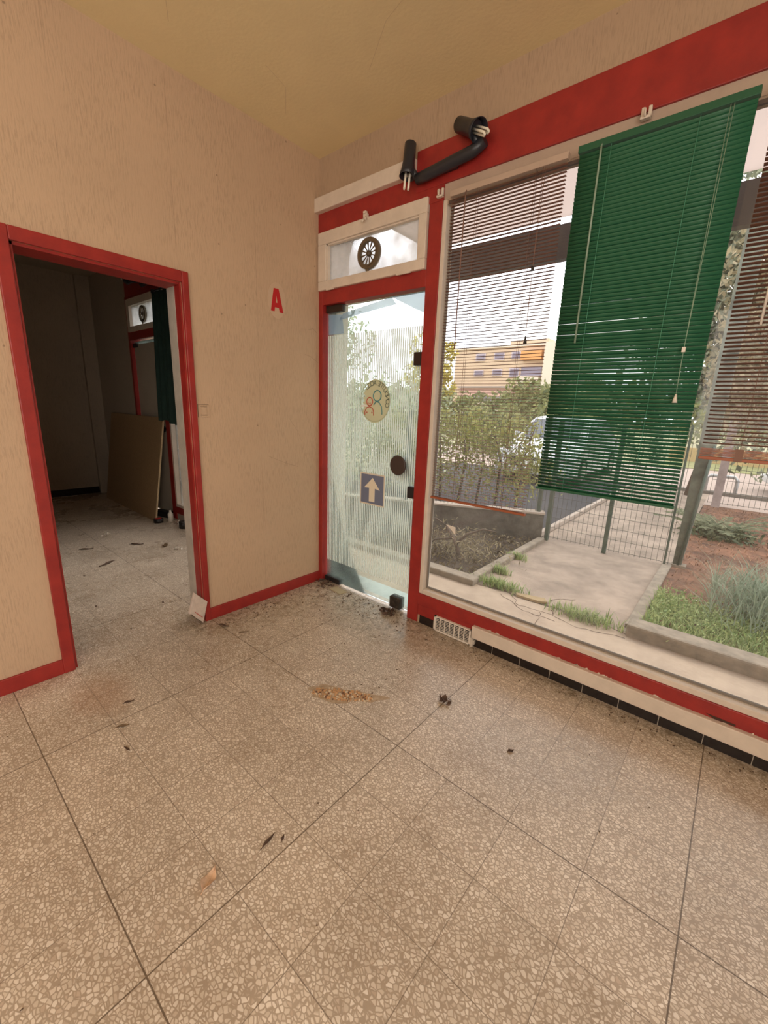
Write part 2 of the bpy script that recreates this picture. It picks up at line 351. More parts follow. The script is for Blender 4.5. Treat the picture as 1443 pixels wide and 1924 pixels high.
# doorway frame: red casing and whitish reveal
tr = MB().box(-.004, .016, -1.697, D0, 0, 2.018).box(-.004, .016, D1, -.921, 0, 2.018).box(-.004, .016, D0, D1, DZ, 2.018)
struct(tr.build('trim_2', RED, bevel=.004), 'red painted casing around the open doorway')
rv = MB().box(-WT-.01, -.062, D1-.012, D1+.002, 0, DZ+.001)
struct(rv.build('trim_3', REVEAL), 'grey white door jamb lining')
rv = MB().box(-WT-.01, -.005, D0, D0+.012, 0, DZ).box(-WT-.01, -.005, D0, D1-.012, DZ-.012, DZ+.001)
struct(rv.build('trim_4', RED), 'red lining of the doorway head')
struct(MB().box(-.062, -.004, D1-.010, D1+.002, 0, DZ).build('trim_5', RED), 'red edge of the jamb')

# red shop-front boards
bd = MB().box(.80, XR, -.012, .004, 2.503, 2.697)
struct(bd.build('trim_6', RED, bevel=.003), 'wide red band painted above the shop window')
struct(MB().box(.0, .80, -.008, .004, 2.46, 2.582).box(.80, .9849, -.010, .004, 2.43, 2.503).build('trim_7', RED), 'red head board above the transom')
struct(MB().box(-.002, .80, -.045, .004, 2.582, 2.663).build('trim_8', WHT, bevel=.005), 'white ledge above the red head board')
struct(MB().box(.985, XR, -.002, .06, 2.43, 2.503).build('trim_9', STRIP), 'pinkish strip above the blinds')
struct(MB().box(.897, .981, -.008, .10, 0, 2.5).build('trim_10', RED, bevel=.003), 'red post between the glass door and the shop window')
struct(MB().box(0, .04, -.006, .10, 0, 2.5).build('trim_11', RED, bevel=.003), 'red post in the room corner')
struct(MB().box(.04, .897, -.006, .09, 2.03, 2.118).build('trim_12', RED, bevel=.003), 'red bar between transom and glass door')
struct(MB().box(.981, XR, -.010, .06, .128, .207).box(.981, 1.40, -.008, .03, .056, .128).build('trim_13', RED, bevel=.003), 'red rail below the shop window')
# white board with ragged ledge
struct(MB().box(1.392, XR, -.035, -.001, .062, .138).build('baseboard_front', WHT, bevel=.004), 'white board along the foot of the shop window')
struct(MB().box(1.392, XR, -.010, .002, .0, .062).box(1.0, 1.115, -.006, .002, 0, .055).build('baseboard_tiles', BLKT), 'black tile skirting under the white board')
jj = MB()
x = 1.52
while x < XR: jj.box(x, x+.003, -.0106, 0, 0, .062); x += .165
jj.box(1.108, 1.112, -.0066, 0, 0, .055)
struct(jj.build('baseboard_joints', JNT))

# ------------------------------------------------------------------ shop window
w1 = sthing('window_1', (2.6, 0, .2))
MB().box(.981, 1.006, -.004, .07, .207, 2.43).box(1.006, XR, -.004, .07, .207, .236).build('window_frame', WHT, w1, bevel=.003)
MB().box(1.006, 1.016, .036, .05, .236, 2.43).box(1.016, XR, .036, .05, .236, .246).build('gasket', RUB, w1)
MB().box(1.010, XR, .042, .048, .240, 2.45).build('pane', GLASS, w1)
# ------------------------------------------------------------------ glass entrance door
d1 = sthing('door_1', (.47, .04, 0)); d1['label'] = 'glass entrance door with white pinstripe film'
MB().box(.05, .892, .036, .046, .018, 2.022).build('glass_leaf', DGLASS, d1)
st = MB(); x = .058
while x < .885:
    st.box(x, x+.0090, .0345, .0358, .185, 1.838); x += .0166
st.build('striped_film', STRIPE, d1)['label'] = 'white vertical pinstripe film'
MB().poly([(.62, .0345, 2.02), (.888, .0345, 2.02), (.888, .0345, 1.90), (.80, .0345, 1.935)], (0, .001, 0)).poly([(.16, .0345, 1.93), (.20, .0345, 1.97), (.62, .0345, 2.02), (.66, .0345, 1.975), (.40, .0345, 1.955)], (0, .001, 0)).poly([(.06, .0345, 1.845), (.06, .0345, 1.975), (.19, .0345, 1.965), (.21, .0345, 1.845)], (0, .001, 0)).build('blue_patch', BLUEP, d1)['label'] = 'translucent blue patches'  # translucent blue shapes laid over the upper door glass
def fit(x0, x1, z0, z1, m=BRN, y0=.024, y1=.06): return MB().box(x0, x1, y0, y1, z0, z1).build('patch_fitting', m, d1, bevel=.003)
fit(.043, .20, 1.985, 2.03); fit(.043, .205, .006, .045, BLK)
o = MB().box(.832, .899, .005, .06, 1.615, 1.69).build('keeper', BRN, d1, bevel=.004)
o = MB().box(.832, .899, .008, .055, .812, .886).build('keeper', BLK, d1, bevel=.004)
# lock at the bottom
lk = MB().box(.725, .815, .012, .07, .015, .095); lk.box(.735, .80, .004, .012, .085, .102).tube([(.77, .012, .055), (.77, .002, .055)], .014, 14)
lk.build('bottom_lock', mat('dirty_lock', (.05, .038, .028), .7, var=.6, vscale=60, bump=.5, bscale=90), d1, bevel=.004)
kn = MB().tube([(.757, .034, 1.012), (.757, .010, 1.012), (.757, -.004, 1.012), (.757, -.010, 1.012)], [.030, .058, .064, .058], 40); kn.build('round_handle', mat('brown_knob', (.055, .038, .032), .45), d1)
kn = MB().tube([(.757, .05, 1.005), (.757, .075, 1.005), (.757, .09, 1.005)], [.030, .058, .062], 40); kn.build('round_handle', mat('brown_knob', (.05, .035, .03), .45), d1)
# aluminium line under leaf
struct(MB().box(.04, .897, .0, .30, -.06, -.004).build('trim_14', mat('pale_threshold', (.52, .56, .53), .5, var=.15, vscale=8)), 'pale threshold under the glass door')

# transom
w2 = sthing('window_2', (.45, 0, 2.28)); w2['label'] = 'white transom window with frosted glass above the door'
MB().box(.012, .893, -.024, .05, 2.392, 2.465).box(.012, .893, -.024, .05, 2.118, 2.172).box(.012, .087, -.024, .05, 2.172, 2.392).box(.838, .893, -.024, .05, 2.172, 2.392).build('sash', WHT, w2, bevel=.004)
MB().box(.087, .838, .012, .018, 2.172, 2.392).build('pane', FROST, w2)
MB().box(.087, .838, -.010, .012, 2.384, 2.392).box(.087, .095, -.010, .012, 2.172, 2.392).build('glazing_bead', WHT, w2)
MB().box(.70, .80, -.030, -.022, 2.110, 2.122).box(.10, .17, -.030, -.022, 2.110, 2.122).build('hinge', WHT, w2)
MB().box(.437, .467, -.040, -.024, 2.45, 2.478).box(.442, .462, -.046, -.030, 2.478, 2.49).tube([(.445, -.04, 2.452), (.440, -.055, 2.432)], .006).tube([(.46, -.04, 2.46), (.468, -.055, 2.44)], .005).build('latch', WHT, w2)
def ventilator(cx, cz, y0, label):
    v = thing('window_ventilator', label, 'ventilator', (cx, y0, cz-.085))
    tan = mat('vent_bronze', (.16, .12, .075), .45, metal=.3)
    MB().ring((cx, 0, cz), .070, .088, y0-.014, y0+.012, 48).ring((cx, 0, cz), .064, .072, y0-.018, y0-.004, 48).build('rim', tan, v)
    bl = MB()
    for k in range(12):
        t = 2*math.pi*k/12+.1
        for s_ in (-1,):
            a = Vector((math.cos(t), 0, math.sin(t))); b = Vector((-math.sin(t), 0, math.cos(t)))
            c = Vector((cx, y0, cz)); n_ = Vector((0, -.006, 0))
            bl.poly([c+a*.014+n_, c+a*.014+b*.003+n_, c+a*.067+b*.008+n_, c+a*.067-b*.002+n_], (0, .004, 0))
    bl.build('fan_blades', tan, v)
    MB().tube([(cx, y0+.008, cz), (cx, y0-.012, cz), (cx, y0-.018, cz)], [.016, .016, .010], 20).build('hub', mat('vent_hub', (.09, .065, .04), .5), v)
    MB().tube([(cx, y0-.012, cz-.088), (cx, y0-.016, cz-.108)], [.010, .005], 10).box(cx-.012, cx+.012, y0-.018, y0-.008, cz-.098, cz-.090).build('pull_catch', tan, v)
    return v
ventilator(.450, 2.278, .008, 'round bronze fan ventilator set in the transom pane above the striped glass door')

# ------------------------------------------------------------------ stickers on the door
def sticker_round():
    cx, cz, r = .513, 1.404, .128; y = .0325
    t = thing('round_sticker', 'torn round beige sticker with two line-drawn figures on the striped glass door', 'sticker', (cx, y, cz-r))
    pts = []
    for k in range(72):
        a = 2*math.pi*k/72; rr = r; deg = math.degrees(a)
        if 118 < deg < 128: rr = r*.97
        if 128 <= deg < 160: rr = r*(.86+.05*math.sin(k*2.3))
        if 160 <= deg < 205: rr = r*(.76+.10*math.sin(k*1.9))
        pts.append((cx+rr*math.cos(a), y, cz+rr*math.sin(a)*1.08))
    MB().poly(pts, (0, .001, 0)).build('disc', mat('sticker_beige', (.62, .66, .46), .6), t)
    MB().ring((cx, 0, cz), r*.995, r*1.02, y-.0006, y+.0005, 64).build('edge', mat('sticker_edge', (.35, .42, .28), .6), t)
    MB().poly([(cx-.125, y-.0008, cz-.028), (cx-.085, y-.0008, cz-.022), (cx-.06, y-.0008, cz-.028), (cx-.04, y-.0008, cz-.022), (cx-.055, y-.0008, cz-.036), (cx-.09, y-.0008, cz-.034), (cx-.12, y-.0008, cz-.040)], (0, .0006, 0)).build('tear', mat('torn_white', (.85, .86, .82), .7), t)
    rd = mat('sticker_red', (.52, .11, .07), .6); tl = mat('sticker_teal', (.07, .27, .30), .6)
    def arc(c, r_, a0, a1, n=22): return [(c[0]+r_*math.cos(R(a0+(a1-a0)*i/n)), y-.001, c[1]+r_*math.sin(R(a0+(a1-a0)*i/n))) for i in range(n+1)]
    def fig(c, hr, body, m, name):
        g = MB().tube(arc(c, hr, 0, 360, 32), .0035, 6, caps=False)
        g.tube(body, .0032, 6)
        g.build(name, m, t)
    c = (cx+.020, cz+.035); b = [(c[0]-.028, y-.001, c[1]-.058)]+[(c[0]+p, y-.001, c[1]+q) for p, q in ((-.014, -.040), (0, -.036), (.020, -.044), (.040, -.068), (.046, -.10), (.046, -.118))]
    fig(c, .034, b, tl, 'figure_large')
    c = (cx-.045, cz-.002); b = [(c[0]+p, y-.001, c[1]+q) for p, q in ((-.040, -.088), (-.040, -.064), (-.026, -.040), (0, -.033), (.026, -.042), (.038, -.066), (.038, -.09))]
    fig(c, .026, b, rd, 'figure_small')
    s = MB().tube(arc((c[0], c[1]-.004), .010, 200, 340, 10), .0016, 5)
    for dx in (-.022, .022): MB().tube([(c[0]+dx, y-.001, c[1]-.066), (c[0]+dx*1.05, y-.001, c[1]-.076)], .004, 6).build('drawn_hand', rd, t)
    s.build('smile', rd, t)
    # lettering, read from the back, running round the rim
    txt = "CONDUITE ACCO"
    lm = mat('sticker_letters', (.12, .16, .12), .6)
    allm = MB(); dg = bpy.context
    ang = -18
    for ch in txt:
        if ch == ' ': ang += 9; continue
        cu = bpy.data.curves.new('t', 'FONT'); cu.body = ch; cu.size = .042; cu.extrude = .0003; cu.align_x = 'CENTER'
        ob = bpy.data.objects.new('t', cu); COL.objects.link(ob); bpy.context.view_layer.update()
        me = ob.to_mesh(); a = R(ang+5)
        rad = Vector((math.cos(a), 0, math.sin(a))); tang = Vector((-math.sin(a), 0, math.cos(a)))
        base = len(allm.v)
        for v in me.vertices:
            p = Vector((cx, y-.0012, cz))+Vector((rad.x, 0, rad.z*1.06))*(r*.74+v.co.y)+tang*v.co.x+Vector((0, -v.co.z, 0))
            allm.v.append(tuple(p))
        for p in me.polygons: allm.f.append(tuple(base+i for i in p.vertices)); allm.m.append(0); allm.sm.append(False)
        ob.to_mesh_clear(); bpy.data.objects.remove(ob); bpy.data.curves.remove(cu)
        ang += 7.5 if ch == 'I' else 12.6
    allm.build('lettering', lm, t)
sticker_round()
def arrow_sign():
    x0, x1, z0, z1, y = .401, .626, .703, .925, .0315
    t = thing('arrow_sign', 'square blue grey sign with a white upward arrow on the glass door', 'sign', ((x0+x1)/2, y, z0))
    MB().box(x0, x1, y, y+.0015, z0, z1).build('border', mat('sign_border', (.74, .68, .56), .5), t)
    MB().box(x0+.010, x1-.010, y-.0008, y, z0+.010, z1-.010).build('field', mat('sign_blue', (.17, .20, .30), .5), t)
    cx = (x0+x1)/2; g = MB(); yy = y-.0016
    g.poly([(cx-.026, yy, z0+.024), (cx+.026, yy, z0+.024), (cx+.026, yy, z0+.120), (cx+.072, yy, z0+.112), (cx+.004, yy, z1-.030), (cx-.072, yy, z0+.118), (cx-.026, yy, z0+.120)], (0, .0008, 0))
    g.build('arrow', mat('sign_white', (.80, .74, .60), .5), t)
arrow_sign()
# scrap of paper on the window
tag(MB().poly([(1.120, .0395, .690), (1.186, .0395, .684), (1.190, .0395, .632), (1.168, .0395, .655)], (0, .001, 0)).build('paper_scrap', PLAST), 'white triangular paper scrap stuck low on the shop window', 'paper scrap')

# letter A on wall
def wallpt(y, z, x=.0005): return (x, y, z)
tA = thing('letter_sign', 'bold red letter A on the cream wall left of the glass door', 'letter', (0, -.353, 1.93))
MB().poly([(.001, -.353+.068*math.cos(R(a)), 1.995+.105*math.sin(R(a))) for a in range(0, 360, 12)], (.0008, 0, 0)).build('backing_patch', mat('smooth_cream', (.595, .43, .295), .6), tA)
ax = .002
a_out = [(-.401, 1.928), (-.382, 2.060), (-.378, 2.068), (-.346, 2.072), (-.338, 2.066), (-.305, 1.944), (-.334, 1.938), (-.340, 1.966), (-.371, 1.960), (-.374, 1.933)]
outer = [(-.400, 1.930), (-.376, 2.064), (-.340, 2.064), (-.306, 1.930), (-.333, 1.930), (-.340, 1.963), (-.368, 1.963), (-.374, 1.930)]
g = MB()
mA = mat('letter_red', (.50, .012, .014), .5)
g.poly([(ax, *p) for p in [(-.400, 1.930), (-.376, 2.064), (-.358, 2.064), (-.358, 2.030), (-.363, 1.985), (-.368, 1.963), (-.374, 1.930)]], (.002, 0, 0))
g.poly([(ax, *p) for p in [(-.306, 1.930), (-.340, 2.064), (-.358, 2.064), (-.358, 2.030), (-.350, 1.985), (-.342, 1.963), (-.333, 1.930)]], (.002, 0, 0))
g.poly([(ax, *p) for p in [(-.371, 1.955), (-.338, 1.955), (-.345, 1.982), (-.366, 1.982)]], (.0021, 0, 0))
g.build('letter', mA, tA)
sw = thing('light_switch', 'small cream square light switch painted like the wall beside the doorway', 'light switch', (0, -.875, 1.27))
MB().box(0, .006, -.910, -.842, 1.272, 1.342).build('plate', WALL, sw, bevel=.002)
MB().box(.006, .010, -.895, -.860, 1.285, 1.330).build('rocker', WALL, sw, bevel=.002)
MB().box(.0055, .0066, -.898, -.857, 1.282, 1.2835).box(.0055, .0066, -.898, -.857, 1.3315, 1.333).box(0, .001, -.9115, -.910, 1.27, 1.345).box(0, .001, -.912, -.845, 1.342, 1.344).build('shadow_gap', mat('grime_and_shade', (.12, .09, .06), .9), sw)  # thin dark strips drawn in as the shade of the switch's gaps
# brown smudge and scratches on the wall
g = MB(); 
for (pts) in ([(-.10, 1.86), (-.06, 1.875), (-.02, 1.85)], [(-.13, 1.70), (-.08, 1.69), (-.01, 1.655)], [(-.28, 1.28), (-.2, 1.18), (-.16, 1.10)], [(-.10, 1.52), (-.085, 1.50)], [(-.45, 1.02), (-.3, .96), (-.2, .93)], [(-.2, .62), (-.16, .58), (-.18, .5)], [(-.12, 1.30), (-.1, 1.24)]):
    for a, b in zip(pts[:-1], pts[1:]): g.poly([(.0006, a[0], a[1]), (.0006, a[0], a[1]+.003), (.0006, b[0], b[1]+.003), (.0006, b[0], b[1])], (.0004, 0, 0))
struct(g.build('wall_left_scratches', mat('scratch', (.40, .29, .19), .9)))
# ceiling hairlines
g = MB()
for pts in ([(.18, -.40), (.34, -.52), (.38, -.66)], [(.75, -.35), (.98, -.50), (1.2, -.56)], [(1.05, -.72), (1.16, -.78)], [(.25, -1.05), (.38, -1.12)]):
    for a, b in zip(pts[:-1], pts[1:]):
        g.quad((a[0], a[1], H-.0006), (a[0]+.0013, a[1]+.0013, H-.0006), (b[0]+.0013, b[1]+.0013, H-.0006), (b[0], b[1], H-.0006))
struct(g.build('ceiling_scratches', mat('ceiling_scratch', (.62, .49, .30), .9)))

# ------------------------------------------------------------------ lamp fixtures
def spotlight(x, label, group=None, pose=0):
    t = thing('twin_spotlight', label, 'lamp', (x, -.012, 2.57))
    MB().tube([(x+.03, -.05, 2.545), (x+.10, -.05, 2.55), (x+.36, -.05, 2.575), (x+.42, -.05, 2.60)], [.026, .028, .028, .026], 16).box(x+.18, x+.26, -.05, -.0125, 2.545, 2.580).build('bar', LAMPB, t)
    def head(p, d, r, ln, name='head'):
        p = Vector(p); d = Vector(d).normalized()
        hd = MB().tube([p-d*ln*.5, p-d*ln*.47, p+d*ln*.08, p+d*ln*.32, p+d*ln*.5], [r*.80, r*.94, r*.96, r*1.15, r*1.36], 24, caps=False)
        hd.tube([p-d*ln*.5, p-d*ln*.495], r*.80, 24); hd.tube([p+d*ln*.30, p+d*ln*.31], r*1.05, 24)
        h = hd.build(name, LAMPB, t); so = h.modifiers.new('wall', 'SOLIDIFY'); so.thickness = .002
        a = d.orthogonal().normalized(); b = d.cross(a)
        for sx in (-1, 1):
            q0 = p+d*ln*.30+a*sx*.011
            q1 = p+d*(ln*.5+.055)+a*sx*.011
            MB().tube([q0+b*.007, q1+b*.007, q1+d*.006, q1-b*.007, q0-b*.007], .0058, 10).build('bulb', BULB, h)
    if pose == 0:
        head((x-.022, -.06, 2.645), (0, -.10, -1), .033, .16)
        head((x+.335, -.065, 2.672), (1, -.30, -.62), .036, .17)
        MB().tube([(x-.022, -.06, 2.62), (x+.035, -.05, 2.548)], .016, 10).build('joint', LAMPB, t); MB().tube([(x+.355, -.062, 2.655), (x+.385, -.05, 2.59)], .020, 10).build('joint', LAMPB, t)
    else:
        head((x-.05, -.10, 2.60), (-1, -.3, .08), .04, .20)
        head((x+.36, -.10, 2.64), (.6, -.8, -.6), .04, .17)
        MB().tube([(x-.03, -.08, 2.60), (x+.04, -.05, 2.55)], .018, 10).build('joint', LAMPB, t); MB().tube([(x+.36, -.08, 2.63), (x+.385, -.05, 2.59)], .016, 10).build('joint', LAMPB, t)
    return t
spotlight(.805, 'black twin spotlight with bare tube bulbs fixed on the red band above the glass door', pose=0)

def clip(x, z, y, label):
    t = thing('curtain_bracket', label, 'bracket', (x, y, z))
    MB().box(x-.018, x-.006, y-.012, y, z-.02, z+.02).box(x+.006, x+.018, y-.012, y, z-.02, z+.02).box(x-.018, x+.018, y-.02, y, z-.022, z-.012).build('plate', WHT, t, bevel=.002)
    MB().tube([(x, y-.006, z-.012), (x, y-.03, z-.016), (x, y-.032, z+.004)], .004, 8).build('hook', WHT, t)
clip(.969, 2.462, -.010, 'small white curtain bracket at the top of the red post')
clip(1.897, 2.492, -.014, 'small white curtain bracket above the green blind')
# curtain track
tag(MB().box(1.03, 4.2, -.028, -.016, 2.395, 2.408).build('curtain_track', mat('track_dark', (.10, .07, .06), .5)), 'thin dark rail behind the blind headrails', 'rail')
struct(MB().box(1.006, XR, .0, .03, 2.408, 2.43).build('trim_15', STRIP))

# ------------------------------------------------------------------ blinds
def blind(x0, x1, ztop, zbot, tilt, mats, label, name='venetian_blind', pitch=.015, width=.016, stack=0, y=-.06, sag=0, ladders=(), wand=None, cords=None, jitter=.6, cc=None, group=None):
    sm, rm, cm = mats
    t = thing(name, label, 'blind', ((x0+x1)/2, y, ztop))
    MB().box(x0, x1, y-.014, y+.014, ztop-.026, ztop).build('headrail', rm if cc is None else cc, t, bevel=.002)
    s = MB(); z = ztop-.038; i = 0; zb = zbot+.012+stack; xm0, xm1 = x0+.004, x1-.004
    rnd = random.Random(len(label))
    while z > zb:
        a = R(tilt(z) if callable(tilt) else tilt)+R(rnd.uniform(-jitter, jitter)*2)
        c, sn = math.cos(a), math.sin(a); b = len(s.v); nx = 5
        dz0 = rnd.uniform(-.0006, .0006)*jitter
        for k in range(nx):
            xx = xm0+(xm1-xm0)*k/(nx-1)
            dz = -sag*math.sin(math.pi*k/(nx-1))
            for q, hgt in ((-.5, 0), (-.2, .0011), (.2, .0011), (.5, 0)):
                # q=-.5 is the room-side edge
                yy = q*width*c - hgt*sn*(1); zz = -q*width*sn+hgt*c
                s.v.append((xx, y+yy, z+zz+dz+dz0))
        for k in range(nx-1):
            for j in range(3):
                s.f.append((b+k*4+j, b+(k+1)*4+j, b+(k+1)*4+j+1, b+k*4+j+1)); s.m.append(0); s.sm.append(True)
        z -= pitch; i += 1
    o = s.build('slats', sm, t); so = o.modifiers.new('gauge', 'SOLIDIFY'); so.thickness = .0004
    if stack:
        st_ = MB(); zz = zbot+.014
        while zz < zbot+.008+stack:
            st_.box(x0+.001, x1-.001, y-.0085, y+.0085, zz, zz+.0024); zz += .0048
        st_.build('stacked_slats', rm, t)
    MB().box(x0, x1, y-.010, y+.010, zbot-.002, zbot+.010).build('bottom_rail', rm, t, bevel=.002)
    ld = MB()
    for lx in ladders:
        for yy in (-.0098, .0098): ld.tube([(lx, y+yy, ztop-.02), (lx, y+yy, zbot+.004)], .0009, 5)
        if stack: ld.box(lx-.012, lx+.012, y-.0115, y-.0095, zbot-.003, zbot+.010+stack)
    ld.build('ladder_cord', cm, t)
    for (wx, zt, zl, rr, m) in (wand or []):
        MB().tube([(wx, y-.020, zt), (wx+.002, y-.024, zt-.03), (wx+.004, y-.026, zl)], rr, 8).tube([(wx, y-.012, zt+.012), (wx, y-.020, zt)], .003, 6).build('tilt_wand', m, t)
    for (wx, zt, zl, mid, m, tm) in (cords or []):
        g = MB().tube([(wx-.004, y-.017, zt), (wx, y-.024, mid), (wx+.004, y-.026, zl)], .0011, 6).tube([(wx+.006, y-.017, zt), (wx, y-.024, mid), (wx+.001, y-.027, (mid+zl)/2), (wx+.004, y-.026, zl)], .0011, 6)
        c_ = g.build('pull_cord', m, t)
        MB().tube([(wx+.004, y-.026, zl+.004), (wx+.004, y-.026, zl-.028)], [.003, .009], 10).build('tassel', tm, c_)
        MB().box(wx-.006, wx+.006, y-.028, y-.020, mid-.009, mid+.009).build('cord_joiner', tm, c_)
    return t
BM = (SLATB, RAILB, CORDB); GM = (SLATG, RAILG, CORDG)
blind(1.063, 1.636, 2.428, .862, 2.0, BM, 'brown venetian blind lowered beside the red post, left of the green blind', ladders=(1.215, 1.500), wand=[(1.158, 2.395, 1.68, .003, CORDB)], cords=[(1.540, 2.395, 1.71, 2.0, CORDB, BLK)], sag=.002, y=-.058, cc=STRIP)
blind(1.675, 2.243, 2.430, 1.012, lambda z: 57 if z > 1.5 else 57-(1.5-z)*28, GM, 'green venetian blind fully lowered in the middle of the shop window', ladders=(1.80, 2.085), wand=[(1.766, 2.40, 1.67, .004, WAND)], cords=[(2.172, 2.40, 1.455, 1.622, CORD, PLAST)], jitter=1.0, sag=.001)
blind(2.286, 2.86, 2.43, 1.222, 20, BM, 'brown venetian blind half raised, right of the green blind', ladders=(2.405, 2.72), stack=.034, wand=[(2.375, 2.40, 1.69, .004, PLAST)])

# ------------------------------------------------------------------ air vent
v = thing('air_vent', 'white plastic air grille at floor level beside the white board', 'vent', (1.25, -.02, 0))
x0, x1, z0, z1 = 1.122, 1.385, .004, .103
MB().box(x0, x1, -.026, -.008, z1-.008, z1).box(x0, x1, -.026, -.008, z0, z0+.010).box(x0, x0+.014, -.026, -.008, z0, z1).box(x1-.012, x1, -.026, -.008, z0, z1).build('frame', PLAST, v, bevel=.002)
g = MB()
for k in range(1, 8): zz = z0+.010+(z1-z0-.018)*k/8; g.box(x0+.012, x1-.01, -.0225, -.0205, zz-.0015, zz+.0015)
for k in range(1, 7): xx = x0+.012+(x1-x0-.024)*k/7; g.box(xx-.0028, xx+.0028, -.0232, -.019, z0+.008, z1-.006)
g.build('grille', PLAST, v); MB().box(x0+.01, x1-.01, -.0119, -.0115, z0+.005, z1-.005).build('backing', BLK, v)
tag(MB().box(1.386, 1.402, -.03, -.004, 0, .06).box(1.39, 1.412, -.028, -.010, .02, .045).build('plaster_crumb', mat('plaster', (.6, .54, .46), .9, bump=.6, bscale=60)), 'broken white plaster lump between air grille and black tiles', 'plaster lump')
# ragged paint chips on the rail
g = MB(); rn = random.Random(3)
for k in range(34):
    xx = 1.45+2.2*rn.random(); s_ = rn.uniform(.004, .016)
    g.poly([(xx-s_, -.0104, .138), (xx+s_, -.0104, .138), (xx+s_*.5, -.0104, .138+rn.uniform(.002, .008)), (xx-s_*.4, -.0104, .138+rn.uniform(.002, .007))], (0, -.0006, 0))
struct(g.build('trim_16', WHT))
struct(MB().poly([(2.50, -.0104, .152), (2.53, -.0104, .139), (2.60, -.0104, .142), (2.60, -.0104, .15), (2.54, -.0104, .151)], (0, -.0012, 0)).build('trim_17', mat('rot', (.06, .03, .02), .9)))

# ------------------------------------------------------------------ objects on the floor
def leaf(x, y, L_, Wd, ang, m, label, curl=.006, name='dry_leaf', z=.0012, notch=False):
    g = MB(); n = 10; b = 0; rn = random.Random(int(x*1000))
    ca, sa = math.cos(ang), math.sin(ang)
    for i in range(n+1):
        t_ = i/n; wdt = Wd*math.sin(math.pi*min(1, t_*1.02+.02))**.8*(1-.25*t_)
        for k in range(-3, 4):
            u_ = (t_-.5)*L_; v_ = k/3*wdt*.5*(1+.12*rn.uniform(-1, 1)); h = z+curl*abs(k/3)**1.5*(1+.6*math.sin(t_*7))+curl*.6*t_*t_
            g.v.append((x+u_*ca-v_*sa, y+u_*sa+v_*ca, h))
    for i in range(n):
        for k in range(6):
            a = i*7+k; g.f.append((a, a+1, a+8, a+7)); g.m.append(0); g.sm.append(True)
    g.tube([(x-(L_*.65)*ca, y-(L_*.65)*sa, z+.001), (x+L_*.4*ca, y+L_*.4*sa, z+.0035)], [.0016, .0006], 5, mi=0)
    o = g.build(name, m, off=(x, y, 0)); so = o.modifiers.new('t', 'SOLIDIFY'); so.thickness = .0005
    return tag(o, label, 'leaf')
LF1 = mat('leaf_tan', (.74, .50, .33), .7, var=.3, vscale=60); LF2 = mat('leaf_dark', (.13, .075, .05), .8, var=.4, vscale=70); LF3 = mat('leaf_mid', (.24, .16, .09), .8, var=.4, vscale=70)
leaf(1.456, -1.690, .058, .046, R(115), LF1, 'tan curled dry leaf on the near floor tiles', curl=.012)
leaf(1.483, -1.505, .055, .012, R(100), LF2, 'thin dark brown dry leaf on the floor, in front of the tan leaf', curl=.003)
leaf(1.510, -1.470, .022, .010, R(120), LF2, 'tiny dark leaf fragment next to the thin dark leaf', curl=.002)
leaf(.145, -.905, .075, .018, R(20), LF2, 'dark dry leaf below the red baseboard near the doorway')
leaf(.30, -.86, .05, .012, R(60), LF3, 'small brown twig leaf a step right of the baseboard leaf', curl=.003)
leaf(.614, -1.633, .045, .018, R(60), LF3, 'brown leaf on the joint near the rusty tile', curl=.004)
leaf(.47, -1.56, .04, .016, R(70), LF2, 'dark leaf in front of the doorway, left of the others', curl=.004)
leaf(.76, -1.667, .035, .010, R(10), LF2, 'small dark sliver on the left front tiles', curl=.002)
leaf(1.91, -.621, .028, .018, R(50), LF2, 'tiny dark leaf alone on the right floor tiles', curl=.004)
leaf(-1.481, -1.054, .15, .035, R(-60), LF2, 'large dark leaf on the side room floor, nearest the doorway')
leaf(-1.846, -.682, .12, .03, R(40), LF2, 'dark leaf in the middle of the side room floor')
leaf(-2.0, -1.05, .10, .02, R(60), LF2, 'faint dark leaf on the side room floor, farther left')
def clump(x, y, r, m, label, name='leaf_clump', n=26, cat='clump', hgt=.018):
    rn = random.Random(int(x*977)); g = MB()
    for k in range(n):
        a = rn.uniform(0, 6.28); d = r*rn.random()**.6; px, py = x+d*math.cos(a), y+d*.8*math.sin(a); s_ = rn.uniform(.006, .016)
        nrm = Vector((rn.uniform(-1, 1), rn.uniform(-1, 1), rn.uniform(.3, 1))).normalized(); u_ = nrm.orthogonal().normalized()*s_; v_ = nrm.cross(u_)*rn.uniform(.4, .9); c_ = Vector((px, py, rn.uniform(.003, hgt)*(1-d/r*.6)+s_*.6))
        g.poly([c_-u_-v_*.5, c_-v_, c_+u_*.9-v_*.3, c_+u_*.7+v_, c_-u_*.5+v_*.9], nrm*.0008)
    o = g.build(name, m, off=(x, y, 0)); return tag(o, label, cat)
clump(1.545, -.552, .035, LF2, 'crumpled dark leaf clump on the tile joint below the air grille')
clump(-2.315, -.80, .05, PLAST, 'white crumpled tissue on the side room floor', 'paper_tissue', 16, 'tissue', .04)
clump(-1.45, -.47, .045, PLAST, 'white crumpled wrapper on the side room floor near the jamb', 'wrapper', 14, 'wrapper', .02)
clump(-1.62, -.52, .03, LF3, 'brown crumb beside the wrapper in the side room')
clump(.765, -.05, .06, LF2, 'pile of dirt and leaf litter at the door lock', 'litter_pile', 60, 'litter', .02)
clump(.10, -.04, .09, LF2, 'leaf litter in the corner of room and glass door', 'litter_pile', 50, 'litter', .012)
